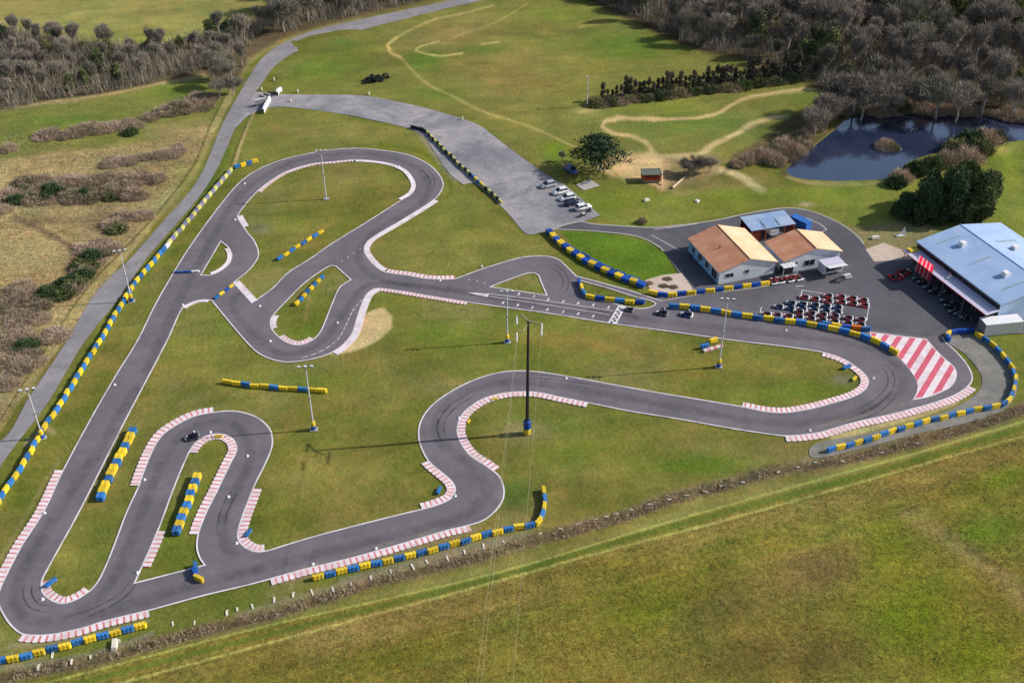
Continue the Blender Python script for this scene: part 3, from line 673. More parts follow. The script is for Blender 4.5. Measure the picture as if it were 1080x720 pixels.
line([(0, 712), (120, 690), (270, 655), (425, 622), (540, 594), (675, 555), (800, 519), (960, 478), (1080, 444)], 7, (140, 134, 84), .8, 6)
line([(0, 742), (120, 710), (270, 672), (425, 633), (540, 603), (640, 574), (790, 533), (960, 487), (1100, 444)], 6, (102, 114, 54), .95, 3, rough=.4)
line([(0, 732), (120, 701), (270, 662), (425, 627), (540, 599), (675, 559), (800, 523), (960, 479), (1100, 438)], 2.0, (172, 172, 104), .95, 1.6)
line([(0, 756), (120, 722), (270, 681), (370, 654), (430, 638), (540, 608), (622, 585), (775, 545), (960, 493), (1100, 454)], 2.2, (176, 172, 106), .95, 1.8)
line([(1100, 520), (900, 560), (780, 590), (650, 625), (500, 665)], 3, (120, 128, 52), .5, 3)
for k_ in range(7):
    o_ = 14 + k_ * 13; line([(0, 742 + o_), (270, 672 + o_ * .95), (540, 603 + o_ * .9), (790, 533 + o_ * .82), (1100, 444 + o_ * .75)], 1.8 if k_ % 2 else 1.2, (150, 142, 76) if k_ % 2 else (96, 98, 42), .42, 2.2)
line([(60, 628), (40, 600), (78, 520), (125, 440)], 1.5, (150, 142, 90), .3, 2); line([(300, 470), (380, 520), (420, 520)], 1.5, (148, 138, 88), .35, 2); line([(306, 478), (384, 527)], 1.5, (148, 138, 88), .35, 2)
# ditch and brambles
DITCH = [(-20, 722), (25, 710), (100, 694), (175, 675), (270, 650), (330, 634), (395, 613), (495, 588), (540, 577), (590, 563), (652, 546), (690, 532), (765, 511), (810, 498), (885, 485), (960, 467), (1022, 450), (1100, 424)]
line(DITCH, 14, (126, 108, 86), .95, 6, .9, raw=False); line(DITCH, 5, (96, 82, 66), .7, 4, raw=False)
line([(250, 648), (330, 624), (430, 598), (531, 572)], 5, (156, 140, 122), .6, 4)
# wood floors
WOODR = [(598, -8), (630, 6), (665, 24), (705, 42), (745, 56), (790, 66), (830, 78), (872, 100), (892, 108), (900, 116), (960, 117), (1010, 112), (1040, 118), (1100, 124), (1200, 125), (1200, -80), (560, -80)]
WOODL = [(-200, 130), (0, 116), (50, 108), (110, 100), (160, 90), (215, 78), (232, 90), (248, 95), (262, 62), (300, 40), (330, 30), (400, 14), (470, -3), (500, -30), (290, -30), (282, 8), (250, 30), (160, 48), (60, 40), (0, 30), (-200, 20)]
poly(WOODR, (92, 80, 62), 6, 1, .8, True); poly(WOODL, (104, 90, 74), 6, 1, .8, True)
line([(270, 28), (300, 18), (345, 8)], 8, (176, 150, 118), .7, 6); line([(0, 117), (50, 108), (110, 100), (160, 90), (215, 79)], 2.5, (190, 168, 128), .7, 2)
poly([(622, 112), (700, 106), (800, 90), (880, 84), (872, 66), (800, 74), (700, 92), (630, 100)], (80, 84, 52), 5, .9, .8)
poly([(760, 185), (800, 160), (850, 145), (885, 118), (890, 108), (870, 102), (840, 120), (810, 140), (775, 165)], (106, 92, 70), 5, .9, .9)
n5 = vnoise(X * .25 + Y * .06, Y * 1.3 - X * .3, 2.2, 31, 3); n6 = vnoise(X, Y, 45, 33, 3)
lm = C.mean(1, keepdims=True); C[:] = lm + (C - lm) * np.array([1.06, 1.02, 1.12]); C = np.clip(C, .012, .9) * np.array([.94, .98, .86])
C[:] = C * (1 + .42 * n3[:, None]) * (1 + .30 * n4[:, None]) * (1 + .30 * n5[:, None]) * (1 + .35 * n6[:, None])
C[:, 0] *= 1 + .25 * n2 + .2 * n3; C[:, 1] *= 1 - .05 * n2
C = np.clip(C, .01, .9)
idx = np.arange(nx * ny).reshape(ny, nx)
quads = np.stack([idx[:-1, :-1], idx[:-1, 1:], idx[1:, 1:], idx[1:, :-1]], -1).reshape(-1, 4)
# the pond basin is cut out of the meadow sheet
POND = [(828, 180), (838, 168), (852, 158), (866, 147), (882, 134), (896, 122), (925, 117), (960, 119), (1000, 114), (1045, 119), (1120, 126), (1120, 146), (1085, 147), (1050, 151), (1020, 152), (990, 160), (960, 170), (948, 180), (940, 187), (915, 189.5), (880, 190.5), (850, 188.5), (834, 185)]
Zg = np.zeros(len(X)); pd = sdf_poly(cr(POND, True, 4), U, V); Zg -= np.clip(-pd * .25, 0, 1.0)
Zg += np.clip(n3 * .10 + n4 * .06, -.06, .06) * np.clip(pd * .1, 0, 1) - .06
# shallow ditch and gentle mounds of the old motocross course
dd = dline(cr(DITCH, False, 8), U, V); Zg -= .22 * np.exp(-(dd / 4) ** 2)
for (mx, my, r_, h_) in ((512, 52, 12, 1.0), (448, 64, 12, .8), (365, 47, 10, .7), (640, 30, 12, .7)):
    m_ = P(mx, my); Zg += h_ * np.exp(-(((X - m_.x) / r_) ** 2 + ((Y - m_.y) / (r_ * .8)) ** 2))
co_ = np.stack([X, Y, Zg], 1)
me = bpy.data.meshes.new('ground'); me.vertices.add(len(X)); me.vertices.foreach_set('co', co_.ravel())
me.loops.add(quads.size); me.loops.foreach_set('vertex_index', quads.ravel().astype(np.int32))
me.polygons.add(len(quads)); me.polygons.foreach_set('loop_start', np.arange(0, quads.size, 4, dtype=np.int32)); me.polygons.foreach_set('loop_total', np.full(len(quads), 4, np.int32))
me.update(calc_edges=True)
at = me.color_attributes.new('soil', 'FLOAT_COLOR', 'POINT'); at.data.foreach_set('color', np.concatenate([C, R[:, None]], 1).ravel().astype(np.float32))
m, nt, bs = newmat('meadow and soil')
g = nt.nodes.new('ShaderNodeNewGeometry').outputs['Position']
atn = nt.nodes.new('ShaderNodeAttribute'); atn.attribute_name = 'soil'
a = noise(nt, g, 1.1, 6, .75, .5); b = noise(nt, g, .22, 5, .65, .8); c = noise(nt, g, 3.2, 3, .7)
amp = ramp(nt, atn.outputs['Alpha'], 0, 1, .08, 1.2)
def centred(f, gain):
    n = node(nt, 'ShaderNodeMath', operation='MULTIPLY_ADD'); nt.links.new(f, n.inputs[0]); n.inputs[1].default_value = gain; n.inputs[2].default_value = -gain / 2
    q = mul(nt, n.outputs[0], amp); n = node(nt, 'ShaderNodeMath', operation='ADD'); nt.links.new(q, n.inputs[0]); n.inputs[1].default_value = 1.0; return n.outputs[0]
col = scalec(nt, atn.outputs['Color'], centred(a, 2.3)); col = scalec(nt, col, centred(c, 1.7)); col = scalec(nt, col, centred(b, .8))
fl = noise(nt, g, 2.1, 3, .6, .3); col = scalec(nt, col, ramp(nt, fl, .58, .70, 1.0, .80)); fl2 = noise(nt, g, 1.4, 4, .7, .5); col = scalec(nt, col, ramp(nt, fl2, .60, .72, 1.0, 1.16))
dry = mixc(nt, 1.0, col, (1.28, 1.04, 1.06), 'MULTIPLY'); grn = mixc(nt, 1.0, col, (.86, 1.0, .78), 'MULTIPLY')
h = noise(nt, g, .5, 6, .7, .8)
col = mixc(nt, ramp(nt, h, .5, .7, 0, .75), col, dry); col = mixc(nt, ramp(nt, h, .5, .32, 0, .7), col, grn)
nt.links.new(col, bs.inputs['Base Color']); bs.inputs['Roughness'].default_value = .95; bs.inputs['Specular IOR Level'].default_value = .1
bump(nt, bs, a, .9, .28)
me.materials.append(m); go = link('ground', me); go['kind'] = 'structure'
GH = {}
mb = MB(); far = []
mb.add([(-7000, -3000, -.5), (7000, -3000, -.5), (7000, 8000, -.5), (-7000, 8000, -.5)], [(0, 1, 2, 3)])
mf = paving('distant meadow', S(128, 124, 76), S(112, 110, 66), .01, .8, .2, extra=S(140, 128, 90))
o = mb.build('outlying_ground', mf); o['kind'] = 'structure'
# water
m, nt, bs = newmat('pond water'); g = nt.nodes.new('ShaderNodeNewGeometry').outputs['Position']
f = noise(nt, g, .05, 4, .6); col = mixc(nt, ramp(nt, f, .4, .6, 0, 1), (.016, .025, .062), (.026, .036, .08)); nt.links.new(col, bs.inputs['Base Color'])
bs.inputs['Roughness'].default_value = .06; bs.inputs['IOR'].default_value = 2.1; bs.inputs['Specular IOR Level'].default_value = .8; bump(nt, bs, noise(nt, g, 1.5, 3, .6), .05, .05)
pw = world(cr(POND, True, 4)); pc = sum(pw, Vector()) / len(pw)
polysheet('pond_water', [pc + (p - pc) * 1.01 for p in pw], [], m, -.22)
mb = MB(); pts = world(DITCH)

# ------------------------------------------------------------------ tyre barriers
def block_mesh(kind, mats, L, rows, r=.32, tyres=4, th=.22):
    """a pack of strapped tyre stacks: rows x 3 stacks, each tyre bulging, hollow on top"""
    mb = MB(); n = 3; rr = random.Random(sum(map(ord, kind)))
    for k in range(rows):
        for i in range(n):
            x = (i - 1) * L / n + rr.uniform(-.02, .02); y = (k - (rows - 1) / 2) * (2 * r) + rr.uniform(-.02, .02)
            mt = mats[(i + k) % len(mats)] if len(mats) > 2 else mats[0]
            prof = []
            for t in range(tyres):
                z = t * th; prof += [(r * .92, z + .01), (r, z + th * .3), (r, z + th * .7), (r * .92, z + th - .01)]
            z = tyres * th; prof += [(r * .6, z)]
            mb.lathe(prof, (x, y, 0), mt, 10)
            mb.lathe([(r * .6, z), (r * .3, z - .05)], (x, y, 0), mt, 10); mb.lathe([(r * .3, z - .05), (.001, z - .07)], (x, y, 0), MAT['black'], 8)
        y = (k - (rows - 1) / 2) * (2 * r); h_ = tyres * th   # painted strap sheet that binds the row of stacks
        for s_ in (1, -1):
            for zz in (.3, .72): mb.box((0, y + s_ * r * .86, h_ * zz), (L * .72, .05, h_ * .2), mats[0])
        mb.box((0, y, h_ - .05), (L * .72, r * 1.1, .06), mats[0])
    return mb.me(kind)
BL = 1.65
def blkmesh(nm, key, rows, **kw): return block_mesh(nm, [MAT[key], MAT[key]], BL, rows, **kw)
BM = {(c, r): blkmesh(f'{c} tyre pack {r}', c, r) for c in ('blue', 'yellow', 'pyellow', 'pblue', 'dblue', 'white', 'orange', 'black') for r in (1, 2)}
for c in ('blue', 'yellow', 'dblue', 'white', 'orange', 'black'): BM[(c, 0)] = blkmesh(f'low {c} tyre pack', c, 1, r=.25, tyres=2)
WORD = {'blue': 'blue', 'yellow': 'yellow', 'pyellow': 'bleached yellow', 'pblue': 'faded grey violet', 'dblue': 'dark blue', 'white': 'white', 'orange': 'orange', 'black': 'black'}
nblock = 0
def barrier(px, where, cols=('yellow', 'blue'), rows=1, L=BL, off=0, colfn=None, closed=False, scale=1.0):
    """cols alternate; every pack is a thing; packs of one colour in one wall share a label"""
    global nblock
    w = resample(world(cr(px, False, 3)), .1); tot = (len(w) - 1) * .1; n = max(1, round(tot / L))
    w = resample(w, tot / n); rr = random.Random(len(px) * 7 + n)
    for i in range(n):
        a, b = w[i], w[i + 1]; d = b - a; c = colfn(i / n, i) if colfn else cols[i % len(cols)]
        o = link('tyre_barrier_block', BM[(c, rows)])
        nrm_ = Vector((-d.y, d.x, 0)).normalized()
        mid = (a + b) / 2 + nrm_ * (off + rr.uniform(-.13, .13)); o.location = (mid.x, mid.y, .05)
        o.rotation_euler = (0, 0, atan2(d.y, d.x) + rr.uniform(-.09, .09) + (pi if rr.random() < .5 else 0)); k = d.length / BL * rr.uniform(.95, 1.0)
        o.scale = (k, scale * rr.uniform(.95, 1.05), scale * rr.uniform(.93, 1.05))
        tag(o, f'{WORD[c]} pack of stacked tyres in {where}', 'tyre barrier', f'{WORD[c]} tyre packs in {where}'); nblock += 1
def farcol(t, i):
    if t < .66: return ('yellow', 'blue')[i % 2]
    if .66 <= t < .69: return 'white' if i % 2 else 'blue'
    return ('pyellow', 'pblue')[i % 2]
barrier([(-4, 536), (15, 507), (35, 475), (47, 452), (62, 432), (85, 395), (107, 360), (120, 337), (140, 305), (160, 280), (185, 251), (207, 225), (226, 202), (245, 180)], 'the long barrier beside the country road', colfn=farcol, L=1.5)
barrier([(247, 178), (258, 175), (272, 171)], 'the short end wing near the gate', ('blue', 'yellow'), L=1.5)
barrier([(-6, 700), (30, 693), (70, 683), (155, 660)], 'the wall under the bottom left bend', ('blue', 'yellow'))
barrier([(330, 612), (370, 602), (420, 591), (482, 575), (498, 570), (543, 558), (562, 556), (571, 548), (574, 538), (573, 516)], 'the hook shaped wall along the southern straight', ('yellow', 'blue'))
barrier([(872, 477.5), (910, 467), (960, 451), (1027, 434), (1060, 427), (1069, 412), (1069, 395), (1058, 378), (1042, 362), (1028, 353)], 'the curved wall round the right hand bend', ('blue', 'yellow'), L=1.7)
barrier([(1001, 361), (998, 355), (1006, 351.5), (1027, 351)], 'the short wall by the white container', ('dblue', 'yellow', 'dblue', 'dblue'), L=1.6)
barrier([(705, 325), (717, 325.5), (742, 328), (767, 332), (800, 337), (840, 342), (865, 346), (897, 353), (922, 361), (947, 375)], 'the pit wall beside the main straight', ('blue', 'yellow'), L=2.0, scale=1.15)
barrier([(866, 343), (890, 347), (918, 349)], 'the second row behind the parked karts', ('blue', 'yellow', 'dblue', 'orange'), L=1.9)
barrier([(684, 309), (700, 313), (723, 311), (757, 307.5), (790, 303), (811, 300)], 'the wall in front of the clubhouse', ('yellow', 'dblue'), L=1.9)
barrier([(577, 245), (590, 257), (615, 275), (645, 290), (680, 303)], 'the curved wall between car park and pit entry', ('dblue', 'yellow'), rows=2, L=1.75)
barrier([(600, 261), (622, 273), (650, 287), (676, 297)], 'the loose second row on the grass island', ('dblue',), rows=0, L=3.0)
barrier([(610.5, 297), (614, 309), (618, 314), (630, 316), (652, 319), (680, 321)], 'the bent wall on the pit entry island', ('dblue', 'yellow', 'blue', 'yellow'), L=1.85)
def apcol(t, i):
    if .68 < t < .78: return ('blue', 'yellow')[i % 2]
    return ('pyellow', 'black')[i % 2] if t > .1 else 'black'
barrier([(433, 135), (448, 139), (457, 148), (487, 177), (505, 193), (513, 200), (529, 215)], 'the thin wall along the car park', colfn=apcol, L=1.3, scale=.8)
barrier([(292, 275), (310, 264), (325, 254), (341, 244)], 'the short line in the top loop infield', ('blue', 'yellow'), rows=0, L=1.7, scale=1.3)
barrier([(311, 323), (322, 312), (331, 302), (341, 292)], 'the short line in the inner island', ('yellow', 'blue'), rows=0, L=1.5, scale=1.4)
barrier([(235, 404), (255, 407), (270, 408.5), (300, 411), (345, 414)], 'the straight line in the open infield', ('yellow', 'yellow', 'blue'), L=1.7, scale=.9)
barrier([(142, 454), (130, 477), (118, 502), (105, 529)], 'the double wall beside the left straight', colfn=lambda t, i: 'blue' if i % 3 == 0 else 'yellow', rows=2, L=1.25)
barrier([(209, 502), (202, 522), (194, 543), (185, 565)], 'the double wall in the hairpin island', colfn=lambda t, i: 'blue' if i % 2 else 'yellow', rows=2, L=1.35)
barrier([(184, 287.5), (193, 287.5), (202, 287.5), (211, 287)], 'the low row closing the left link road', ('blue', 'dblue', 'white', 'yellow'), rows=0, L=1.6)
barrier([(226, 316), (232, 311), (240, 306), (247, 301)], 'the low row closing the right link road', ('blue', 'yellow', 'dblue', 'yellow'), rows=0, L=1.6)
def oneblock(x, y, c, rz, label, rows=1, s=1):
    o = link('tyre_barrier_block', BM[(c, rows)]); o.location = P(x, y) + Vector((0, 0, .05)); o.rotation_euler = (0, 0, rz); o.scale = (s, s, s); tag(o, label, 'tyre barrier')
oneblock(207, 600, 'blue', 1.9, 'blue pack of tyres at the tip of the hairpin island'); oneblock(206, 606, 'dblue', 2.1, 'dark blue tyre pack standing on asphalt below the hairpin island'); oneblock(210, 612, 'yellow', 2.6, 'single yellow tyre pack standing alone on the asphalt')
oneblock(743, 367, 'blue', .3, 'blue tyre pack on grass beside the striped plank'); oneblock(752, 361, 'yellow', .5, 'yellow tyre pack on grass just below the main straight')
oneblock(54, 615.5, 'blue', 1.0, 'small blue tyre pack inside the bottom left kerb', 0, 1.2); oneblock(262, 563, 'blue', 1.2, 'small blue tyre pack inside the kerb of the lower inner bend', 0)
oneblock(463, 518, 'blue', 1.3, 'small blue tyre pack behind the kerb of the S bend', 0); oneblock(893, 388, 'blue', .5, 'small blue tyre pack inside the kerb of the right bend', 0, 1.2)
oneblock(901, 400, 'yellow', .9, 'small yellow tyre pack inside the kerb of the right bend', 0, .9); oneblock(522, 421, 'yellow', .3, 'low yellow tyre pack on the kerb below the centre straight', 0, .7); oneblock(494.5, 445, 'yellow', 1.2, 'low yellow tyre pack inside the S bend kerb', 0, .6)
oneblock(231, 461, 'yellow', 0, 'low yellow tyre pack on the hairpin kerb', 0, .9)
for x in (700, 739): pass

# ------------------------------------------------------------------ karts
def tyre(mb, c, r, w, m=None): mb.lathe([(r * .5, -w / 2), (r * .92, -w / 2), (r, -w * .3), (r, w * .3), (r * .92, w / 2), (r * .5, w / 2)], c, m or MAT['black'], 12, 'y', True)
def make_kart(name, body, label, cat='kart', bumper='white'):
    t = empty(name, (0, 0, 0), 0, label, cat); B = MAT[body]
    mb = MB(); mb.box((-.05, 0, .11), (1.35, .62, .05), MAT['dark'])
    for s in (1, -1): mb.tube([(-.85, s * .33, .13), (.55, s * .36, .13), (.82, s * .28, .13)], .03, MAT['grey'], 5)
    mb.tube([(-.6, -.62, .16), (-.6, .62, .16)], .03, MAT['grey'], 5); mb.build('chassis', None, t)
    mb = MB()   # front fairing: rounded nose with upswept number panel
    mb.box((.86, 0, .2), (.34, 1.12, .2), B, 0, (.5, .9)); mb.box((.62, 0, .36), (.36, .3, .22), B, 0, (.35, .8)); mb.build('front_fairing', None, t)
    mb = MB(); mb.box((.66, 0, .5), (.22, .34, .03), MAT['white']); mb.box((.92, 0, .31), (.12, .7, .03), MAT['white']); mb.build('number_panel', None, t)
    for s in (1, -1):
        mb = MB(); mb.box((.02, s * .54, .2), (.92, .26, .22), B, 0, (.82, .7)); mb.build('side_pod', None, t)
    mb = MB(); pts = [(-.62, -.66, .25), (-.86, -.6, .26), (-.92, 0, .27), (-.86, .6, .26), (-.62, .66, .25)]
    mb.tube(pts, .13, MAT[bumper], 7); mb.build('rear_bumper', None, t)
    mb = MB(); mb.box((-.28, 0, .24), (.42, .4, .1), MAT['black']); mb.box((-.5, 0, .42), (.1, .4, .42), MAT['black'], 0, (1, .8))
    for s in (1, -1): mb.box((-.34, s * .2, .3), (.36, .05, .18), MAT['black'], 0, (.6, 1))
    mb.build('seat', None, t)
    mb = MB(); mb.tube([(.5, 0, .14), (.16, 0, .5)], .02, MAT['dark'], 5)
    ring = [(.14 + .07 * sin(a), .16 * cos(a), .52 + .13 * sin(a)) for a in [2 * pi * k / 10 for k in range(11)]]; mb.tube(ring, .02, MAT['black'], 5); mb.build('steering_wheel', None, t)
    mb = MB(); mb.box((-.42, -.4, .28), (.36, .26, .26), MAT['dark'], 0, (.8, .8)); mb.lathe([(.06, 0), (.06, .16), (.001, .16)], (-.42, -.4, .4), MAT['grey'], 8); mb.build('engine', None, t)
    for x, y, r, w in ((.6, .52, .13, .14), (.6, -.52, .13, .14), (-.6, .56, .14, .21), (-.6, -.56, .14, .21)):
        mb = MB(); tyre(mb, (x, y, r), r, w); mb.lathe([(.07, -w / 2 + .02), (.07, w / 2 - .02)], (x, y, r), MAT['grey'], 8, 'y'); mb.build('wheel', None, t)
    return t
PROTO_USED = {}
def place_kart(proto, px, rz, label, group=None, s=1.0, z=.05):
    o_ = P(*px); loc = (o_.x, o_.y, z)
    k = id(proto)
    if k not in PROTO_USED:
        PROTO_USED[k] = 1; proto.location = loc; proto.rotation_euler = (0, 0, rz); proto['label'] = label; proto.scale = (s, s, s)
        if group: proto['group'] = group
        return proto
    return dup(proto, loc, rz, label, group, (s, s, s))
K_red = make_kart('kart', 'red', 'x'); K_blue = make_kart('kart', 'navy', 'x'); K_mar = make_kart('kart', 'maroon', 'x'); K_blk = make_kart('kart', 'dark', 'x', bumper='grey')  # dark karts get grey bumpers, hangar shade put into their colour
rowdir = heading((912, 339), (826, 331.5))
rr = random.Random(5)
for i, (x, y) in enumerate([(852, 312.5), (863, 314), (877, 311), (877, 316.5), (890.5, 312), (891, 317.5), (902.5, 313.5), (903, 319), (914, 315.5), (915, 321)]):
    place_kart(K_red, (x - 4, y + 2), rowdir + rr.uniform(-.08, .08), 'red kart parked in the rear row of the pit bay', 'red karts in the rear row of the pit bay')
for x, y in [(825, 322.5), (838, 318.5), (837, 324), (850, 319.5), (849.5, 325), (863, 320.5), (862, 326), (875, 321.5), (874.5, 327), (887, 323), (886.5, 328)]:
    place_kart(K_blue, (x - 4, y + 2), rowdir + rr.uniform(-.08, .08), 'navy blue kart parked in the middle row of the pit bay', 'navy karts in the middle row of the pit bay')
for x, y in [(812, 331), (823, 332), (835, 333), (846, 328.5), (846, 334), (859, 330), (858.5, 335.5), (871, 331.5), (870.5, 337), (884, 333), (883.5, 338.5), (898, 335), (897.5, 340.5), (911.5, 336.5), (911, 342)]:
    place_kart(K_mar, (x - 4, y + 1.2), rowdir + rr.uniform(-.08, .08), 'maroon kart parked in the front row behind the pit wall', 'maroon karts in the front row of the pit bay')
for i, (x, y) in enumerate([(815, 298), (822, 297), (832, 295.5), (841, 294)]):
    place_kart(K_red, (x, y), pi / 2 + .3 + .05 * i, 'red kart lined up against the clubhouse wall', 'red karts against the clubhouse wall', 1.1)
for x, y, a in [(968, 296, .3), (973, 300, .5), (979, 305, .2), (985, 310, .5), (991, 307, .4), (997, 320, .6), (1001, 325, .5), (1006, 331, .4), (1012, 334, .6), (1018, 337, .3), (1000, 310, .5), (1008, 322, .4)]:
    place_kart(K_blk, (x, y), pi - a, 'dark kart standing in the shade of the hangar canopy', 'dark karts in the shade of the hangar canopy', 1.1, .035)
place_kart(K_blk, (663, 327.5), heading((680, 329), (650, 326)), 'empty dark kart just past the chequered start line')
K2 = make_kart('kart', 'red', 'red two seater kart with long body in front of hangar shade', bumper='red'); place_kart(K2, (945, 293.5), .3, 'bright red long kart nearest the kart rows at the edge of the hangar shade', None, 1.45, .035)
dup(K2, P(953, 288.5) + Vector((0, 0, .035)), .5, 'bright red long kart under the red striped banner at the hangar', None, (1.45,) * 3)

# seated driver: one continuous skinned body, helmet and suit as parts
def make_driver():
    t = empty('person', (0, 0, 0), 0, 'x', 'person')
    J = {'pel': (-.3, 0, .36), 'belly': (-.34, 0, .52), 'chest': (-.38, 0, .74), 'neck': (-.36, 0, .9), 'head': (-.33, 0, 1.03), 'top': (-.33, 0, 1.12)}
    E_ = [('pel', 'belly'), ('belly', 'chest'), ('chest', 'neck'), ('neck', 'head'), ('head', 'top')]
    Rr = {'pel': .17, 'belly': .16, 'chest': .17, 'neck': .06, 'head': .1, 'top': .07}
    for s, n in ((1, 'l'), (-1, 'r')):
        J.update({n + 'hip': (-.24, s * .1, .34), n + 'knee': (.2, s * .2, .5), n + 'ank': (.52, s * .17, .24), n + 'toe': (.66, s * .18, .28), n + 'sh': (-.37, s * .2, .8), n + 'el': (-.14, s * .3, .6), n + 'wr': (.08, s * .16, .58), n + 'hand': (.15, s * .13, .58)})
        E_ += [('pel', n + 'hip'), (n + 'hip', n + 'knee'), (n + 'knee', n + 'ank'), (n + 'ank', n + 'toe'), ('chest', n + 'sh'), (n + 'sh', n + 'el'), (n + 'el', n + 'wr'), (n + 'wr', n + 'hand')]
        Rr.update({n + 'hip': .1, n + 'knee': .07, n + 'ank': .045, n + 'toe': .04, n + 'sh': .075, n + 'el': .055, n + 'wr': .035, n + 'hand': .035})
    ks = list(J); me = bpy.data.meshes.new('driver body'); me.from_pydata([J[k] for k in ks], [(ks.index(a), ks.index(b)) for a, b in E_], [])
    o = bpy.data.objects.new('body', me); COL.objects.link(o); o.modifiers.new('skin', 'SKIN'); me.skin_vertices or None
    if not me.skin_vertices:
        bm = bmesh.new(); bm.from_mesh(me); bm.verts.layers.skin.verify(); bm.to_mesh(me); bm.free()
    for k, v in zip(ks, me.skin_vertices[0].data): v.radius = (Rr[k], Rr[k]); v.use_root = (k == 'pel')
    sub = o.modifiers.new('sub', 'SUBSURF'); sub.levels = 1; sub.render_levels = 1
    dg = bpy.context.evaluated_depsgraph_get(); dg.update()
    m2 = bpy.data.meshes.new_from_object(o.evaluated_get(dg)); bpy.data.objects.remove(o); m2.materials.clear(); m2.materials.append(MAT['suit'])
    body = link('body', m2, t)
    mb = MB(); mb.lathe([(.001, 1.22), (.08, 1.2), (.14, 1.12), (.155, 1.03), (.14, .94), (.1, .9)], (-.33, 0, 0), MAT['offwhite'], 12); mb.build('helmet', None, t, True)
    mb = MB(); mb.box((-.19, 0, 1.05), (.03, .2, .09), MAT['glass']); mb.build('visor', None, t)
    return t
DRV = make_driver(); first = [True]
for x, y, a, pr, l1, l2 in [(203, 462, heading((213, 461), (193, 466)), K_blk, 'dark kart driven round the top of the left hairpin', 'driver in a dark suit and pale helmet rounding the left hairpin'),
                 (698, 331.5, heading((716, 333), (685, 330)), K_blk, 'dark kart at the tip of the pit wall', 'driver with pale helmet seated in the kart at the tip of the pit wall'),
                 (724, 333, heading((740, 335), (710, 331)), K_blue, 'blue kart running below the first yellow pit wall pack', 'driver seated in the blue kart beside the pit wall')]:
    k = place_kart(pr, (x, y), a, l1, None, 1.2)
    q = P(x, y)
    if first[0]: DRV.location = (q.x, q.y, .05); DRV.rotation_euler = (0, 0, a); DRV['label'] = l2; DRV.scale = (1.2,) * 3; first[0] = False
    else: dup(DRV, (q.x, q.y, .05), a, l2, None, (1.2,) * 3)

# ------------------------------------------------------------------ cars in the car park
def make_car(paint, label, hatch=True):
    t = empty('parked_car', (0, 0, 0), 0, label, 'car')
    L = 4.1
    prof = [(-2.05, .35, .5, .78), (-2.02, .62, .9, .8), (-1.8, .8, 0.98, .84), (-1.1, .85, .96, .86), (0, .86, .95, .87), (1.0, .86, .92, .86), (1.7, .8, .8, .82), (2.0, .68, .64, .74), (2.06, .5, .5, .66)]
    mb = MB(); vs = []; fs = []
    for x, hw, zt, _ in prof:
        w = hw; vs += [(x, -w, .22), (x, -w * 1.0, zt * .62), (x, -w * .93, zt), (x, w * .93, zt), (x, w, zt * .62), (x, w, .22)]
    for i in range(len(prof) - 1):
        for k in range(6):
            a = i * 6 + k; b = i * 6 + (k + 1) % 6; fs.append((a, b, b + 6, a + 6))
    fs += [(5, 4, 3, 2, 1, 0), tuple(range(len(vs) - 6, len(vs)))]; mb.add(vs, fs, paint); body = mb.build('body', None, t, True)
    x0, x1, x2, x3 = (-1.95, -1.45, .25, 1.1) if hatch else (-1.6, -1.0, .2, .95)
    mb = MB(); zb, zt = .93, 1.46; w0, w1 = .8, .62
    mb.add([(x0, -w0, zb), (x3, -w0, zb), (x2, -w1, zt - .03), (x1, -w1, zt - .03), (x0, w0, zb), (x3, w0, zb), (x2, w1, zt - .03), (x1, w1, zt - .03)], [(0, 1, 2, 3), (7, 6, 5, 4), (1, 5, 6, 2), (4, 0, 3, 7)], MAT['glass']); mb.build('windows', None, t)
    mb = MB(); mb.box(((x1 + x2) / 2, 0, zt), (x2 - x1 + .1, w1 * 2 + .02, .06), paint, 0, (.94, .94))
    for s in (1, -1):
        mb.tube([(x0, s * w0, zb), (x1, s * w1, zt)], .035, paint, 4); mb.tube([(x3, s * w0, zb), (x2, s * w1, zt)], .035, paint, 4); mb.tube([(-.35, s * w0 * 1.01, zb), (-.4, s * w1, zt)], .035, paint, 4)
    mb.build('roof', None, t)
    for x in (-1.3, 1.3):
        for s in (1, -1):
            mb = MB(); tyre(mb, (x, s * .78, .31), .31, .2); mb.lathe([(.001, s * .11), (.18, s * .105), (.2, s * .09)], (x, s * .78, .31), MAT['grey'], 10, 'y'); mb.build('wheel', None, t)
    for s in (1, -1):
        mb = MB(); mb.box((1.98, s * .52, .58), (.14, .3, .13), MAT['white'], 0, (.6, .9)); mb.build('headlight', None, t)
        mb = MB(); mb.box((-2.0, s * .6, .75), (.1, .2, .2), MAT['red']); mb.build('tail_light', None, t)
        mb = MB(); mb.box((.8, s * .95, .98), (.12, .16, .1), paint); mb.build('mirror', None, t)
    return t
for (x, y, a, mt, lb) in [(578, 197, 0, 'silver', 'silver car, topmost of the row in the car park next to the tree shade'), (591, 204, 0, 'white', 'white hatchback second from the top of the car park row'),
                       (598.5, 210.5, 0, 'white', 'white car just above the navy one in the car park row'), (604, 215.5, 0, 'navyc', 'dark navy car between two white cars in the car park'), (615, 220.5, 0, 'white', 'white car at the bottom end of the car park row beside the motorbikes'),
                       (602, 181, .9, 'bluec', 'blue car parked on grass in the shade of the spreading tree')]:
    if mt not in MAT:
        MAT[mt] = plain(mt + ' car paint', {'silver': S(176, 180, 188), 'navyc': S(24, 32, 70), 'bluec': S(60, 90, 150)}[mt], .25, var=.05, spec=.6)
    t = make_car(MAT[mt], lb); q = P(x, y); t.location = (q.x, q.y, .015); t.rotation_euler = (0, 0, heading((571, 199), (590, 194.5)) + (pi if x < 600 else 0) if a == 0 else -a); t.scale = (.93,) * 3
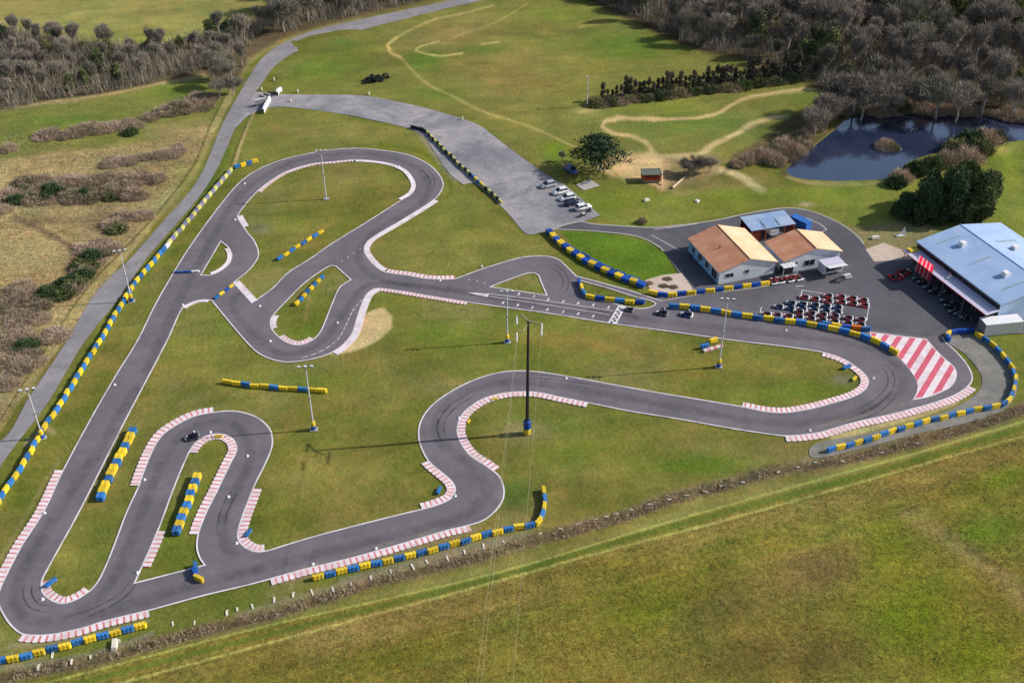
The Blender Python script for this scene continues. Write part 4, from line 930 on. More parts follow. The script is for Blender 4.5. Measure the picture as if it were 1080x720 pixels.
def make_bike(label, mt):
    t = empty('motorbike', (0, 0, 0), 0, label, 'motorbike')
    for x in (-.7, .7):
        mb = MB(); tyre(mb, (x, 0, .3), .3, .14); mb.build('wheel', None, t)
    mb = MB(); mb.box((0, 0, .45), (.6, .3, .35), MAT['dark'], 0, (.8, .8)); mb.tube([(.7, 0, .3), (.45, 0, .95)], .04, MAT['grey'], 5); mb.tube([(-.7, 0, .3), (-.1, 0, .45)], .04, MAT['grey'], 5); mb.build('frame', None, t)
    mb = MB(); mb.box((.15, 0, .78), (.5, .32, .24), MAT[mt], 0, (.7, .6)); mb.box((.55, 0, .8), (.25, .4, .35), MAT[mt], 0, (.5, .6)); mb.build('tank', None, t)
    mb = MB(); mb.box((-.35, 0, .78), (.6, .26, .12), MAT['black'], 0, (.9, .8)); mb.build('saddle', None, t)
    mb = MB(); mb.tube([(.4, -.36, 1.0), (.48, 0, .98), (.4, .36, 1.0)], .025, MAT['dark'], 5); mb.build('handlebar', None, t); return t
for x, y, mt, lb in ((620, 224.5, 'navy', 'dark motorbike parked behind the last white car'), (614, 228.5, 'white', 'white motorbike parked nearest the service road')):
    t = make_bike(lb, mt); q = P(x, y); t.location = (q.x, q.y, .015); t.rotation_euler = (0, 0, .6)

# ------------------------------------------------------------------ light masts
def height_at(base, topy):
    b = P(*base); lo, hi = 0, 60
    for _ in range(40):
        mz = (lo + hi) / 2; z = mz - CH; dep = b.y * cs_ - z * sn_; up = b.y * sn_ + z * cs_
        if 360 - F * up / dep > topy: lo = mz
        else: hi = mz
    return lo
def mast(x, y, ty, label, rz=0, pad=True, lamps=3, slab='white', arms=1.0, s=1):
    h = height_at((x, y), ty) - .5; q = P(x, y)
    t = empty('floodlight_mast', (q.x, q.y, 0), rz, label, 'light mast')
    mb = MB(); mb.tube([(0, 0, 0), (0, 0, h * .5), (0, 0, h)], [.15, .12, .09], MAT['offwhite'], 8); mb.tube([(0, 0, h * .5), (0, 0, h * .5 + .3)], .16, MAT['grey'], 8); mb.build('pole', None, t)
    mb = MB(); mb.tube([(-1.1 * arms, 0, h - .1), (1.1 * arms, 0, h - .1)], .06, MAT['grey'], 6); mb.tube([(0, -.6, h + .1), (0, .6, h + .1)], .05, MAT['grey'], 6); mb.build('crossarm', None, t)
    for k in range(lamps):
        xx = (-1.0 + 2.0 * k / max(1, lamps - 1)) * arms
        mb = MB(); mb.box((xx, -.12, h + .12), (.42, .42, .26), MAT['white'], 0, (1, .7)); mb.box((xx, -.34, h + .06), (.34, .03, .2), MAT['glass']); mb.build('floodlight', None, t)
    mb = MB(); mb.box((0, 0, .07), (1.3, 1.0, .16), MAT['concrete']); mb.build('base_slab', None, t)
    if pad:
        mb = MB(); mb.lathe([(.32, .15), (.42, .3), (.42, .75), (.34, .85)], (0, 0, 0), MAT['dblue'], 10); mb.lathe([(.30, .85), (.36, .95), (.36, 1.7), (.2, 1.8)], (0, 0, 0), MAT['yellow'], 10); mb.build('padding', None, t)
    return t
mast(45, 462, 408, 'white floodlight mast at the far left beside the country road barrier', .3)
mast(139, 318, 262, 'white floodlight mast by the upper stretch of the long left barrier', .3)
mast(344, 210, 157, 'white floodlight mast standing inside the top loop', .1, pad=False)
mast(331, 453, 384, 'white floodlight mast in the open infield with yellow and blue padding', .1)
mast(535, 361, 305, 'white floodlight mast just below the start grid, blue padding', .0)
mast(758, 387, 313, 'tall white floodlight mast on the grass below the pit wall', -.1, lamps=3)
mast(619, 112, 79, 'slim pale lamp post on the meadow at the end of the conifer row', .2, pad=False, lamps=1, arms=.3)

# power pole with crossarm, insulators and wires
q = P(556, 457); hp = height_at((556, 457), 338)
t = empty('power_pole', (q.x, q.y, 0), 0, 'tall dark power pole standing in the middle of the infield', 'power pole')
mb = MB(); mb.tube([(0, 0, 0), (0, 0, hp * .5), (0, 0, hp)], [.3, .25, .17], MAT['pole'], 8); mb.build('pole', None, t)
mb = MB(); mb.lathe([(.5, .0), (.62, .15), (.62, 1.0), (.5, 1.1)], (0, 0, 0), MAT['yellow'], 10); mb.lathe([(.5, 1.1), (.62, 1.2), (.62, 2.7), (.4, 2.85)], (0, 0, 0), MAT['dblue'], 10); mb.build('padding', None, t)
def rel(x, y, z): v = P(x, y, z); return (v.x - q.x, v.y - q.y, z)
mb = MB(); mb.tube([rel(549.5, 331, hp), (0, 0, hp - .1), rel(565, 340.5, hp), rel(571, 341.5, hp)], .13, MAT['wire'], 6); mb.build('crossarm', None, t)
for nm, pts in (('insulator', [(545, 333), (545, 342)]), ('insulator', [(545, 351), (545, 360)]), ('insulator', [(571.5, 341), (571, 354)])):
    mb = MB(); a, b = Vector(rel(*pts[0], hp - .4)), Vector(rel(*pts[1], hp - .5)); ps = [a.lerp(b, k / 12) for k in range(13)]
    mb.tube(ps, [.16 if k % 2 else .09 for k in range(13)], MAT['offwhite'], 7); mb.build(nm, None, t)
mb = MB(); mb.tube([rel(547, 347, hp - .5), rel(549, 350, hp - 1.0), rel(552, 349, hp - .8), (0, 0, hp - .6)], .05, MAT['wire'], 5); mb.build('jumper_cable', None, t)
def wire(a, b, label, z1=20.0):
    A = P(a[0], a[1], hp - .5); B = P(b[0], b[1], z1 - .5); d = B - A; E2 = A + d * 1.6; pts = []
    for k in range(25):
        s = k / 24; p = A.lerp(E2, s); p.z = (hp - .5) - 6 * s * (1 - s * .5); pts.append(p)
    mb = MB(); mb.tube(pts, .013, MAT['wire'], 4); tag(mb.build('power_cable'), label, 'power cable')
wire((545, 360), (503, 720), 'left overhead cable running from the power pole towards the southern field'); wire((545.6, 360), (508, 720), 'middle overhead cable close beside the left one above the southern field'); wire((571, 354), (541, 720), 'right overhead cable running from the power pole towards the southern field')

# ------------------------------------------------------------------ buildings
def frame(o, ang): ux = Vector((cos(ang), sin(ang), 0)); return Vector((o[0], o[1], 0)), ux
def gable(name, o, ang, w, d, he, hr, label, cat, walls, roofl, roofr, over=.35, ridge=.5, windows=(), left_windows=(), doors=()):
    """local x along the gable front (left to right), local y to the rear; ridge runs rearwards"""
    t = empty(name, (o[0], o[1], 0), ang, label, cat); rx = w * ridge
    def wall(nm, a, b, tops, mt):
        mb = MB(); n = Vector((b[0] - a[0], b[1] - a[1], 0)).normalized(); n = Vector((n.y, -n.x, 0)) * .12
        pts = [a] + [(a[0] + (b[0] - a[0]) * s, a[1] + (b[1] - a[1]) * s) for s, _ in tops[1:-1]] + [b]
        vs = []
        for (px_, py_), (_, z) in zip(pts, tops): vs += [(px_, py_, 0), (px_, py_, z), (px_ - n.x, py_ - n.y, 0), (px_ - n.x, py_ - n.y, z)]
        fs = []
        for i in range(len(pts) - 1):
            k = i * 4; fs += [(k, k + 4, k + 5, k + 1), (k + 2, k + 3, k + 7, k + 6), (k + 1, k + 5, k + 7, k + 3)]
        fs += [(0, 1, 3, 2)]; k = (len(pts) - 1) * 4; fs += [(k, k + 2, k + 3, k + 1)]
        mb.add(vs, fs, mt); return mb.build(nm, None, t)
    fw = wall('wall', (0, 0), (w, 0), [(0, he), (rx / w, hr - .08), (1, he)], walls[0])
    lw = wall('wall', (0, d), (0, 0.12), [(0, he), (1, he)], walls[1]); wall('wall', (w, .12), (w, d), [(0, he), (1, he)], walls[0]); wall('wall', (w, d + .003), (0, d + .003), [(0, he), (1 - rx / w, hr - .08), (1, he)], walls[0])
    sl = (hr - he) / rx; sr = (hr - he) / (w - rx)
    mb = MB(); zl = he - sl * over + .06; zr = he - sr * over + .06; th = .14
    def slab(x0, z0, x1, z1, mt, nm, y0=-over, y1=None):
        y1 = d + over if y1 is None else y1; mb = MB()
        mb.add([(x0, y0, z0), (x1, y0, z1), (x1, y1, z1), (x0, y1, z0), (x0, y0, z0 + th), (x1, y0, z1 + th), (x1, y1, z1 + th), (x0, y1, z0 + th)], [(3, 2, 1, 0), (4, 5, 6, 7), (0, 1, 5, 4), (1, 2, 6, 5), (2, 3, 7, 6), (3, 0, 4, 7)], mt); return mb.build(nm, None, t)
    r1 = slab(-over, zl, rx - .004, hr + .06, roofl, 'roof'); r2 = slab(rx + .004, hr + .06, w + over, zr, roofr, 'roof')
    for gx, gz in ((-over - .03, zl + .02), (w + over + .03, zr + .02)):
        mb = MB(); mb.tube([(gx, -over, gz), (gx, d + over, gz)], .07, MAT['offwhite'], 6); mb.build('gutter', None, t)
    mb = MB(); mb.tube([(rx, -over - .02, hr + .22), (rx, d + over + .02, hr + .22)], .1, roofl, 6); mb.build('ridge_cap', None, t)
    def opening(par, x, z, ww, hh, nm, side):
        mb = MB(); fr_ = MAT['offwhite'] if nm == 'window' else MAT['grey']
        def bx(cx_, cz, sx, sz, dp, of, m): mb.box((cx_, -of, cz) if side == 'f' else (-of, cx_, cz), (sx, dp, sz) if side == 'f' else (dp, sx, sz), m)
        bx(x, z, ww, hh, .04, .015, MAT['glass'] if nm == 'window' else MAT['shade'])
        for s in (-1, 1): bx(x + s * (ww / 2 + .03), z, .06, hh + .12, .07, .032, fr_); bx(x, z + s * (hh / 2 + .03), ww + .002, .06, .066, .03, fr_)
        if nm == 'window': bx(x, z, .05, hh - .004, .05, .036, fr_)
        mb.build(nm, None, par)
    for x, z, ww, hh in windows: opening(fw, x, z, ww, hh, 'window', 'f')
    for x, z, ww, hh in doors: opening(fw, x, z, ww, hh, 'door', 'f')
    for y, z, ww, hh in left_windows: opening(lw, y, z, ww, hh, 'window', 's')
    return t
aA = radians(18.5)
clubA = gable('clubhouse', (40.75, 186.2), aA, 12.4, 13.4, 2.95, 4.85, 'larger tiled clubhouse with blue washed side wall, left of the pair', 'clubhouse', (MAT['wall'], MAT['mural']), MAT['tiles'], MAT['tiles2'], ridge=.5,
      windows=((2.3, 1.75, 1.7, .9), (6.1, 1.9, .9, .8)), left_windows=((2.0, 1.4, 2.0, 1.9), (5.2, 1.6, 1.4, 1.4), (8.2, 1.6, 1.4, 1.4), (11.2, 1.6, 1.2, 1.3)))
aB = radians(17.5)
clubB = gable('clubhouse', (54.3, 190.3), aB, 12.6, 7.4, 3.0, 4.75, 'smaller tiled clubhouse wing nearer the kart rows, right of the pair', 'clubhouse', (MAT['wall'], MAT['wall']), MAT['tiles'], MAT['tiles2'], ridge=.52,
      windows=((2.6, 1.95, .9, .6), (5.8, 1.55, 2.3, 1.3)))
# little vent on the big tiled roof
mb = MB(); mb.lathe([(.12, 0), (.12, .5), (.2, .5), (.001, .65)], (3.2, 6.5, 4.0), MAT['rust'], 8); mb.build('roof_vent', None, clubA)
# entrance between the two wings; shade of its opening put into a dark sheet
t = empty('entrance_canopy', (53.4, 189.2, 0), aA, 'striped white entrance canopy between the two tiled buildings', 'canopy')
mb = MB()
for k in range(7): mb.box((.2 + k * .45, -.4 + .0, 2.62 - 0), (.42, 1.7, .05), MAT['white' if k % 2 else 'offwhite'])
mb.build('awning', None, t); mb = MB(); mb.box((1.6, .3, 1.28), (3.2, .1, 2.5), MAT['shade']); mb.build('doorway', None, t)
for xx in (.05, 3.1):
    mb = MB(); mb.tube([(xx, -1.15, 0), (xx, -1.15, 2.6)], .05, MAT['white'], 6); mb.build('post', None, t)
# covered terrace behind
t = empty('terrace_shelter', (49.9, 202.3, 0), radians(17.2), 'open shelter with blue grey sheet roof and red brown walls behind the clubhouse', 'shelter')
mb = MB(); mb.add([(-.2, -.2, 2.95), (10.1, -.2, 2.95), (10.1, 5.2, 3.35), (-.2, 5.2, 3.35), (-.2, -.2, 3.03), (10.1, -.2, 3.03), (10.1, 5.2, 3.43), (-.2, 5.2, 3.43)], [(3, 2, 1, 0), (4, 5, 6, 7), (0, 1, 5, 4), (1, 2, 6, 5), (2, 3, 7, 6), (3, 0, 4, 7)], MAT['sheet2']); mb.build('roof', None, t)
for k in range(2):
    mb = MB(); mb.box((3.2 + k * 3.4, 2.5, 3.25), (.08, 5.3, .1), MAT['grey']); mb.build('roof_seam', None, t)
for x, w in ((1.3, 2.4), (9.2, 1.4)):
    mb = MB(); mb.box((x, .1, 1.45), (w, .1, 2.9), MAT['rust']); mb.build('wall', None, t)
mb = MB(); mb.box((5, 5, 1.5), (9.9, .1, 3.0), MAT['rust']); mb.build('back_wall', None, t)
mb = MB(); mb.box((5.4, .0, 1.75), (1.9, .08, 1.3), MAT['white']); mb.box((5.4, -.06, 1.75), (1.5, .04, .12), MAT['grey']); mb.build('notice_panel', None, t)
for x in (0, 3.3, 7.6, 9.9):
    mb = MB(); mb.box((x, -.1, 1.45), (.16, .16, 2.9), MAT['brown']); mb.build('post', None, t)
# blue covered trailer
q = P(843, 241)
t = empty('covered_trailer', (q.x, q.y, 0), radians(-50), 'blue tarpaulin covered trailer parked behind the terrace shelter', 'trailer')
mb = MB(); mb.box((0, 0, 1.5), (4.6, 2.1, 1.9), MAT['truckblue'], 0, (.96, .86)); mb.build('cover', None, t); mb = MB(); mb.box((0, 0, .5), (4.6, 2.1, .12), MAT['dark']); mb.tube([(2.3, 0, .5), (3.4, 0, .45)], .05, MAT['dark'], 5); mb.build('frame', None, t)
for x in (-.7, .5):
    for s in (1, -1):
        mb = MB(); tyre(mb, (x, s * 1.0, .33), .33, .2); mb.build('wheel', None, t)
# food trailer with open flap
q = P(878, 290)
t = empty('food_trailer', (q.x, q.y, 0), aB, 'white snack trailer with raised flap in front of the smaller clubhouse', 'trailer')
mb = MB(); mb.box((0, 1.2, 1.45), (4.4, 2.2, 2.1), MAT['offwhite'], 0, (.98, .96)); mb.build('body', None, t)
mb = MB(); mb.box((0, 1.2, 2.56), (4.5, 2.3, .1), MAT['sheetw']); mb.build('roof', None, t)
mb = MB(); mb.add([(-2.0, .1, 2.4), (2.2, .1, 2.4), (2.2, -1.5, 2.75), (-2.0, -1.5, 2.75), (-2.0, .1, 2.45), (2.2, .1, 2.45), (2.2, -1.5, 2.8), (-2.0, -1.5, 2.8)], [(0, 1, 2, 3), (7, 6, 5, 4), (0, 4, 5, 1), (2, 6, 7, 3), (1, 5, 6, 2), (3, 7, 4, 0)], MAT['white']); mb.build('flap', None, t)
mb = MB(); mb.box((.1, .07, 1.7), (3.4, .06, 1.0), MAT['shade']); mb.box((.1, -.06, 1.16), (3.6, .3, .05), MAT['grey']); mb.build('serving_hatch', None, t)
for x in (-.5, .6):
    mb = MB(); tyre(mb, (x, 2.15, .3), .3, .2); tyre(mb, (x, .2, .3), .3, .2); mb.build('wheel', None, t)
mb = MB(); mb.tube([(2.2, 1.2, .45), (3.4, 1.2, .45)], .05, MAT['grey'], 5); mb.build('drawbar', None, t)
def table(x, y, label, mt='offwhite'):
    q = P(x, y); t = empty('picnic_table', (q.x, q.y, .03), .4, label, 'table')
    mb = MB(); mb.box((0, 0, .74), (1.5, .7, .05), MAT[mt]); mb.build('tabletop', None, t)
    for s in (1, -1):
        mb = MB(); mb.box((0, s * .6, .44), (1.5, .26, .04), MAT[mt]); mb.build('bench', None, t)
        mb = MB(); mb.tube([(s * .55, -.62, 0), (s * .55, 0, .74), (s * .55, .62, 0)], .04, MAT['dark'], 4); mb.build('leg', None, t)
table(893, 293, 'pale picnic table beside the snack trailer drawbar'); table(884, 297, 'dark picnic table in front of the snack trailer', 'dark')

# hangar
aH = radians(21); HO = (90.3, 171.7)
t = gable('hangar', HO, aH, 20.6, 24.3, 4.9, 6.6, 'large hangar with pale blue sheet metal roof at the right edge', 'hangar', (MAT['sheet'], MAT['dark']), MAT['sheet'], MAT['sheet'], over=.2, ridge=.49)  # left wall dark: shade below the canopy put into its colour
sl = (6.6 - 4.9) / (20.6 * .49)
for x, y in ((6.0, 18.5), (6.2, 6.5), (14.6, 13.6)):
    z = 4.9 + (sl * x if x < 10.1 else sl * (20.6 - x)) + .2
    mb = MB(); mb.box((x, y, z + .35), (1.3, 1.3, .9), MAT['white'], 0, (.85, .85)); mb.build('roof_vent', None, t)
MAT['grime'] = plain('weathered roof light', S(150, 168, 168), .8, var=.2, vs=.8, alt=S(150, 176, 200))
for x, y, s in ((4.9, 21.5, 1), (5.2, 12.7, 1), (5.2, 3.2, 1), (15.5, 17, -1)):
    z = 4.9 + sl * (x if s > 0 else 20.6 - x) + .21; a = 2.6
    mb = MB(); mb.add([(x - a, y - .22, z - a * sl * s), (x + a, y - .22, z + a * sl * s), (x + a, y + .22, z + a * sl * s), (x - a, y + .22, z - a * sl * s)], [(0, 1, 2, 3)], MAT['grime']); mb.build('roof_light', None, t)
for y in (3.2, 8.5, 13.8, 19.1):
    mb = MB(); mb.box((-.03, y, 2.0), (.05, 4.2, 4.0), MAT['shade'])  # flat dark sheet, shade of the open bay put into its colour
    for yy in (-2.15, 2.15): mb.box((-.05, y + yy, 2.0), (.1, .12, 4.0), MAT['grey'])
    mb.build('bay_opening', None, t)
for y in (.1, 6.0, 12.0, 18.0, 24.0):
    mb = MB(); mb.tube([(-2.9, y, 0), (-2.9, y, 3.5)], .07, MAT['grey'], 6); mb.build('canopy_post', None, t)
mb = MB(); mb.add([(-3.2, -.3, 3.5), (-.15, -.3, 3.75), (-.15, 24.5, 3.75), (-3.2, 24.5, 3.5), (-3.2, -.3, 3.58), (-.15, -.3, 3.83), (-.15, 24.5, 3.83), (-3.2, 24.5, 3.58)], [(3, 2, 1, 0), (4, 5, 6, 7), (0, 1, 5, 4), (1, 2, 6, 5), (2, 3, 7, 6), (3, 0, 4, 7)], MAT['sheetw']); mb.build('canopy', None, t)
mb = MB(); mb.box((-3.24, 12.1, 3.5), (.05, 24.9, .2), MAT['red']); mb.build('red_fascia', None, t)
mb = MB(); mb.box((-1.4, 23.6, 3.9), (2.0, 1.4, .3), MAT['yellow']); o = mb.build('yellow_cover', None); o.location = (HO[0], HO[1], 0); o.rotation_euler = (0, 0, aH); tag(o, 'yellow tarpaulin bundle on the far end of the hangar canopy', 'tarpaulin')
mb = MB(); mb.box((-1.1, 12.6, 4.0), (1.2, .7, .4), MAT['white'], .6, (.5, .5)); mb.box((-1.7, 12.3, 3.9), (.9, .5, .3), MAT['offwhite'], -.3, (.6, .4)); mb.box((-.7, 13.2, 4.1), (.6, .5, .5), MAT['kred'], 0, (.5, .5)); o = mb.build('bundle', None); o.location = (HO[0], HO[1], 0); o.rotation_euler = (0, 0, aH); tag(o, 'crumpled white and pink bundle lying halfway along the hangar canopy', 'bundle')
def cloth(name, c):
    m, nt, bs = newmat(name); tb = nt.nodes.new('ShaderNodeBsdfTranslucent'); tb.inputs[0].default_value = (*c, 1); bs.inputs['Base Color'].default_value = (*c, 1); bs.inputs['Roughness'].default_value = .8
    mx = nt.nodes.new('ShaderNodeMixShader'); mx.inputs[0].default_value = .62; nt.links.new(bs.outputs[0], mx.inputs[1]); nt.links.new(tb.outputs[0], mx.inputs[2]); nt.links.new(mx.outputs[0], nt.nodes['Material Output'].inputs[0]); return m
MAT['bred'] = cloth('red banner cloth', (.85, .035, .08)); MAT['bpale'] = cloth('pale banner cloth', (.85, .5, .55))
# striped banner on the canopy edge
t2 = empty('striped_banner', (HO[0], HO[1], 0), aH, 'red and white striped banner standing against the hangar canopy edge', 'banner')
for k in range(4):
    y = 15.2 + k * 1.12
    mb = MB(); mb.add([(-3.45, y, 1.7), (-3.45, y + .74, 1.7), (-3.0, y + .95, 5.1), (-3.0, y + .2, 5.1)], [(0, 1, 2, 3), (3, 2, 1, 0)][:1], MAT['bred']); mb.build('red_stripe', None, t2)
    mb = MB(); mb.add([(-3.45, y + .75, 1.7), (-3.45, y + 1.11, 1.7), (-3.0, y + 1.31, 5.1), (-3.0, y + .96, 5.1)], [(0, 1, 2, 3)], MAT['bpale']); mb.build('pale_stripe', None, t2)
for y in (15.2, 19.6):
    mb = MB(); mb.tube([(-3.35, y, 0), (-2.86, y + .15, 5.35)], .05, MAT['grey'], 5); mb.build('post', None, t2)
# containers by the hangar
q = P(1037, 355)
t = empty('shipping_container', (q.x, q.y, 0), radians(9), 'white metal container standing at the corner of the hangar', 'container')
mb = MB(); mb.box((3.7, 1.25, 1.3), (7.4, 2.5, 2.5), MAT['offwhite']); mb.build('body', None, t); mb = MB(); mb.box((3.7, 1.25, 2.59), (7.5, 2.6, .08), MAT['white']); mb.build('roof', None, t)
mb = MB()
for k in range(14): mb.box((.5 + k * .5, -.02, 1.35), (.12, .05, 2.2), MAT['white'])
mb.build('rib', None, t)
for k in (0, 1):
    mb = MB(); mb.box((-.03, .63 + 1.24 * k, 1.3), (.05, 1.18, 2.35), MAT['grey']); mb.build('door', None, t)
q = P(1059, 334)
t = empty('site_cabin', (q.x, q.y, 0), radians(12), 'cream flat roofed cabin wedged between container and hangar', 'cabin')
mb = MB(); mb.box((3.6, 1.0, 1.3), (7.0, 2.2, 2.6), MAT['wall']); mb.build('body', None, t); mb = MB(); mb.box((3.6, 1.0, 2.65), (7.2, 2.4, .1), MAT['cream']); mb.build('roof', None, t)
mb = MB(); mb.box((2.2, -.12, 1.5), (1.0, .05, .9), MAT['glass']); mb.build('window', None, t)
# play cabin with ramp, beams
q = P(687, 193)
t = empty('wooden_cabin', (q.x, q.y, 0), radians(3), 'orange boarded wooden cabin with flat grey roof on the bare dirt', 'cabin')
mb = MB(); mb.box((0, 1.3, 1.3), (4.2, 2.6, 1.5), MAT['brown']); mb.box((0, 1.3, .3), (4.0, 2.4, .5), MAT['grey']); mb.build('wall', None, t)
MAT['felt'] = plain('grey roof felt', S(104, 110, 98), .9, var=.1); mb = MB(); mb.box((0, 1.3, 2.12), (4.5, 3.0, .12), MAT['felt']); mb.build('roof', None, t); mb = MB(); mb.box((0, 2.85, 2.24), (4.6, .12, .12), MAT['tan']); mb.box((2.3, 1.3, 2.24), (.12, 3.0, .12), MAT['tan']); mb.build('roof_trim', None, t)
mb = MB(); mb.box((0, -.02, 1.5), (3.2, .06, .7), MAT['rust']); mb.build('shutter', None, t)
mb = MB(); mb.tube([(2.2, -1.2, .1), (2.7, 2.4, 1.9)], .16, MAT['tan'], 6); mb.build('ramp_rail', None, t)
for (a, b, z1, lb) in (((709, 199), (723, 187), .25, 'bleached fallen log lying beside the bare tree'), ((742, 371), (762, 365.5), .3, 'pink and white striped plank lying on the grass near the floodlight mast')):
    A = P(*a); B = P(*b); mb = MB(); pts = [A.lerp(B, k / 6) + Vector((0, 0, .25)) for k in range(7)]
    if 'log' in lb: mb.tube(pts, [.3, .28, .27, .25, .22, .2, .15], MAT['tan'], 8)
    else:
        for k in range(6):
            m_ = (pts[k] + pts[k + 1]) / 2; mb.box((m_.x, m_.y, .25), ((B - A).length / 6, .55, .4), MAT['kwhite' if k % 2 == 0 else 'kred'], atan2(B.y - A.y, B.x - A.x))
    tag(mb.build('fallen_log' if 'log' in lb else 'striped_plank'), lb, 'log' if 'log' in lb else 'plank')
# gateway at the country road
def wing(pts, h, label, th=.22):
    w = [P(*p) for p in pts]; mb = MB(); ribbon(mb, resample(w, .8), -th, th, h, skirt=h); tag(mb.build('gateway_wall', MAT['white']), label, 'gateway wall')
wing([(278, 120), (280, 115), (283, 110), (285, 106)], 1.3, 'white curved gateway wall on the south side of the entrance'); wing([(292.5, 101), (293.5, 97.5), (297, 96)], 1.1, 'small white gateway wall on the north side of the entrance', .3)
A = P(270, 113); B = P(281, 110); t = empty('entrance_sign', tuple(A), atan2(B.y - A.y, B.x - A.x), 'pale blue grey entrance sign board beside the white gateway wall', 'sign'); l = (B - A).length
mb = MB(); mb.box((l / 2, 0, 1.2), (l, .12, 1.3), MAT['grey']); mb.box((l / 2, 0, 1.88), (l + .1, .3, .08), MAT['white']); mb.build('board', None, t)
for x in (.2, l - .2):
    mb = MB(); mb.tube([(x, .1, 0), (x, .1, 1.2)], .07, MAT['grey'], 6); mb.build('post', None, t)
mb = MB(); w = [P(284, 99.5), P(292, 101)]
A, B = P(283, 97.5), P(292, 100.5)
for k in range(3):
    d = (B - A).normalized(); n_ = Vector((-d.y, d.x, 0)); a_ = A - n_ * k * 1.6; b_ = B - n_ * k * 1.6; mb.tube([a_ + Vector((0, 0, .25)), b_ + Vector((0, 0, .25))], .16, MAT['dark'], 5)
tag(mb.build('road_grid'), 'dark steel bars of the cattle grid beside the small gateway wall', 'cattle grid')
# small white posts along the access road
for x, y, lb in ((276, 95.5, 'white post nearest the country road junction'), (289, 85, 'white post on the meadow above the gateway'), (314, 97.5, 'white post just right of the north gateway wall'), (306.5, 107.5, 'white post on the access road surface'), (389, 100, 'white post below the black heap'), (487.5, 126.5, 'white post where the access road widens')):
    q = P(x, y); mb = MB(); mb.lathe([(.24, 0), (.24, .7), (.16, .85), (.001, .9)], (q.x, q.y, 0), MAT['cream'], 8); tag(mb.build('bollard'), lb, 'bollard')
# apex markers: low plastic discs on the asphalt
AP = [(121, 406), (152.5, 506), (222, 456), (261, 481), (241, 524), (45, 632), (145, 604), (249.5, 573), (47, 541), (484, 441), (480, 523), (330, 595), (396.5, 578.5), (921, 399), (854, 454), (597, 399), (829, 348.5), (274, 323), (356, 340.5), (464, 296), (193, 322), (285, 360), (258, 194), (248, 232), (508, 281), (421, 176)]
mb = MB(); mb.lathe([(.28, 0), (.26, .06), (.12, .12), (.08, .32), (.001, .34)], (0, 0, 0), MAT['white'], 8); am = mb.me('marker')
for x, y in AP:
    o = link('track_marker', am); q = P(x, y); o.location = (q.x, q.y, .05); tag(o, 'small white plastic marker cone at the edge of the racing line', 'marker cone', 'white marker cones round the circuit')
# white concrete stubs along the ditch
ST = [(182, 657), (205, 656), (239, 646), (250, 642), (266, 639), (289, 632), (309, 627), (329, 624), (351, 621), (370, 615), (391, 609), (412, 602), (435, 597), (450, 592), (472, 589), (490, 582), (510, 576), (531, 571), (570, 562), (591, 557), (610, 552), (629, 547), (640, 544), (650, 541), (666, 537),
      (686, 531), (706, 526), (725, 522), (744, 518), (761, 512), (784, 508), (801, 502), (821, 497), (842, 492), (860, 487), (889, 486), (930, 477), (968, 467), (40, 703), (75, 697), (95, 692), (55, 690)]
sms = []
for v in range(4):
    r_ = random.Random(v); mb = MB(); mb.box((0, 0, .16), (.42, .95, .36), MAT['cream'], 0, (.8, .9)); mb.box((r_.uniform(-.3, .3), r_.uniform(-.6, .6), .08), (.4, .3, .2), MAT['concrete'], r_.random(), (.7, .7)); sms.append(mb.me('stub'))
rs = random.Random(3)
for i, (x, y) in enumerate(ST):
    o = link('concrete_stub', sms[i % 4]); q = P(x, y); o.location = (q.x, q.y, -.15); o.rotation_euler = (rs.uniform(-.1, .1), 0, rs.uniform(.1, .5) if x < 560 else rs.uniform(1.2, 1.9)); k = rs.uniform(.6, .95); k *= 1 if x < 560 else .75; o.scale = (k * .8, k * rs.uniform(.8, 1.5), k * .7)
    tag(o, 'broken pale concrete stub lying along the bramble ditch', 'concrete stub', 'pale concrete stubs along the bramble ditch')
o = link('concrete_block', sms[0]); q = P(121, 680); o.location = (q.x, q.y, -.05); o.scale = (1.8, 1.8, 1.6); o.rotation_euler = (0, 0, .2); tag(o, 'larger pale concrete block below the bottom left tyre wall', 'concrete block')
# black heap
mb = MB(); r_ = random.Random(9)
for k in range(46):
    u = r_.gauss(0, 1); q = P(395 + u * 7, 85 - u * 1.6 + r_.uniform(-2.5, 2.5)); mb.lathe([(.3, -.1), (.55, -.12), (.6, .1), (.3, .12)], (q.x, q.y, r_.uniform(.1, 1.3 - abs(u) * .5)), MAT['black'], 9, r_.choice('zzxy'), True)
tag(mb.build('tyre_heap'), 'untidy heap of old black tyres on the upper meadow', 'tyre heap')
# misc pale things beside the hangar yard
q = P(950, 250); mb = MB(); mb.add([(0, 0, .1), (2.2, .4, .1), (1.9, 1.2, 1.9), (.9, .5, .5), (0, 1.2, .3)], [(0, 1, 2, 3), (0, 3, 4), (3, 2, 1), (4, 3, 0)], MAT['white']); o = mb.build('white_tarpaulin'); o.location = (q.x - 1, q.y, 0); tag(o, 'crumpled white tarpaulin on bare ground behind the hangar canopy', 'tarpaulin')
q = P(923, 251.5); mb = MB(); mb.box((0, 0, .3), (1.8, .8, .5), MAT['cream'], .2, (.85, .8)); o = mb.build('stone_block'); o.location = (q.x, q.y, 0); tag(o, 'pale stone block at the bend of the service road', 'block')
q = P(682, 211.5); mb = MB(); mb.box((0, 0, .25), (1.4, .9, .4), MAT['cream'], .4, (.7, .7)); o = mb.build('rock'); o.location = (q.x, q.y, 0); tag(o, 'pale rock on the grass below the wooden cabin', 'rock')
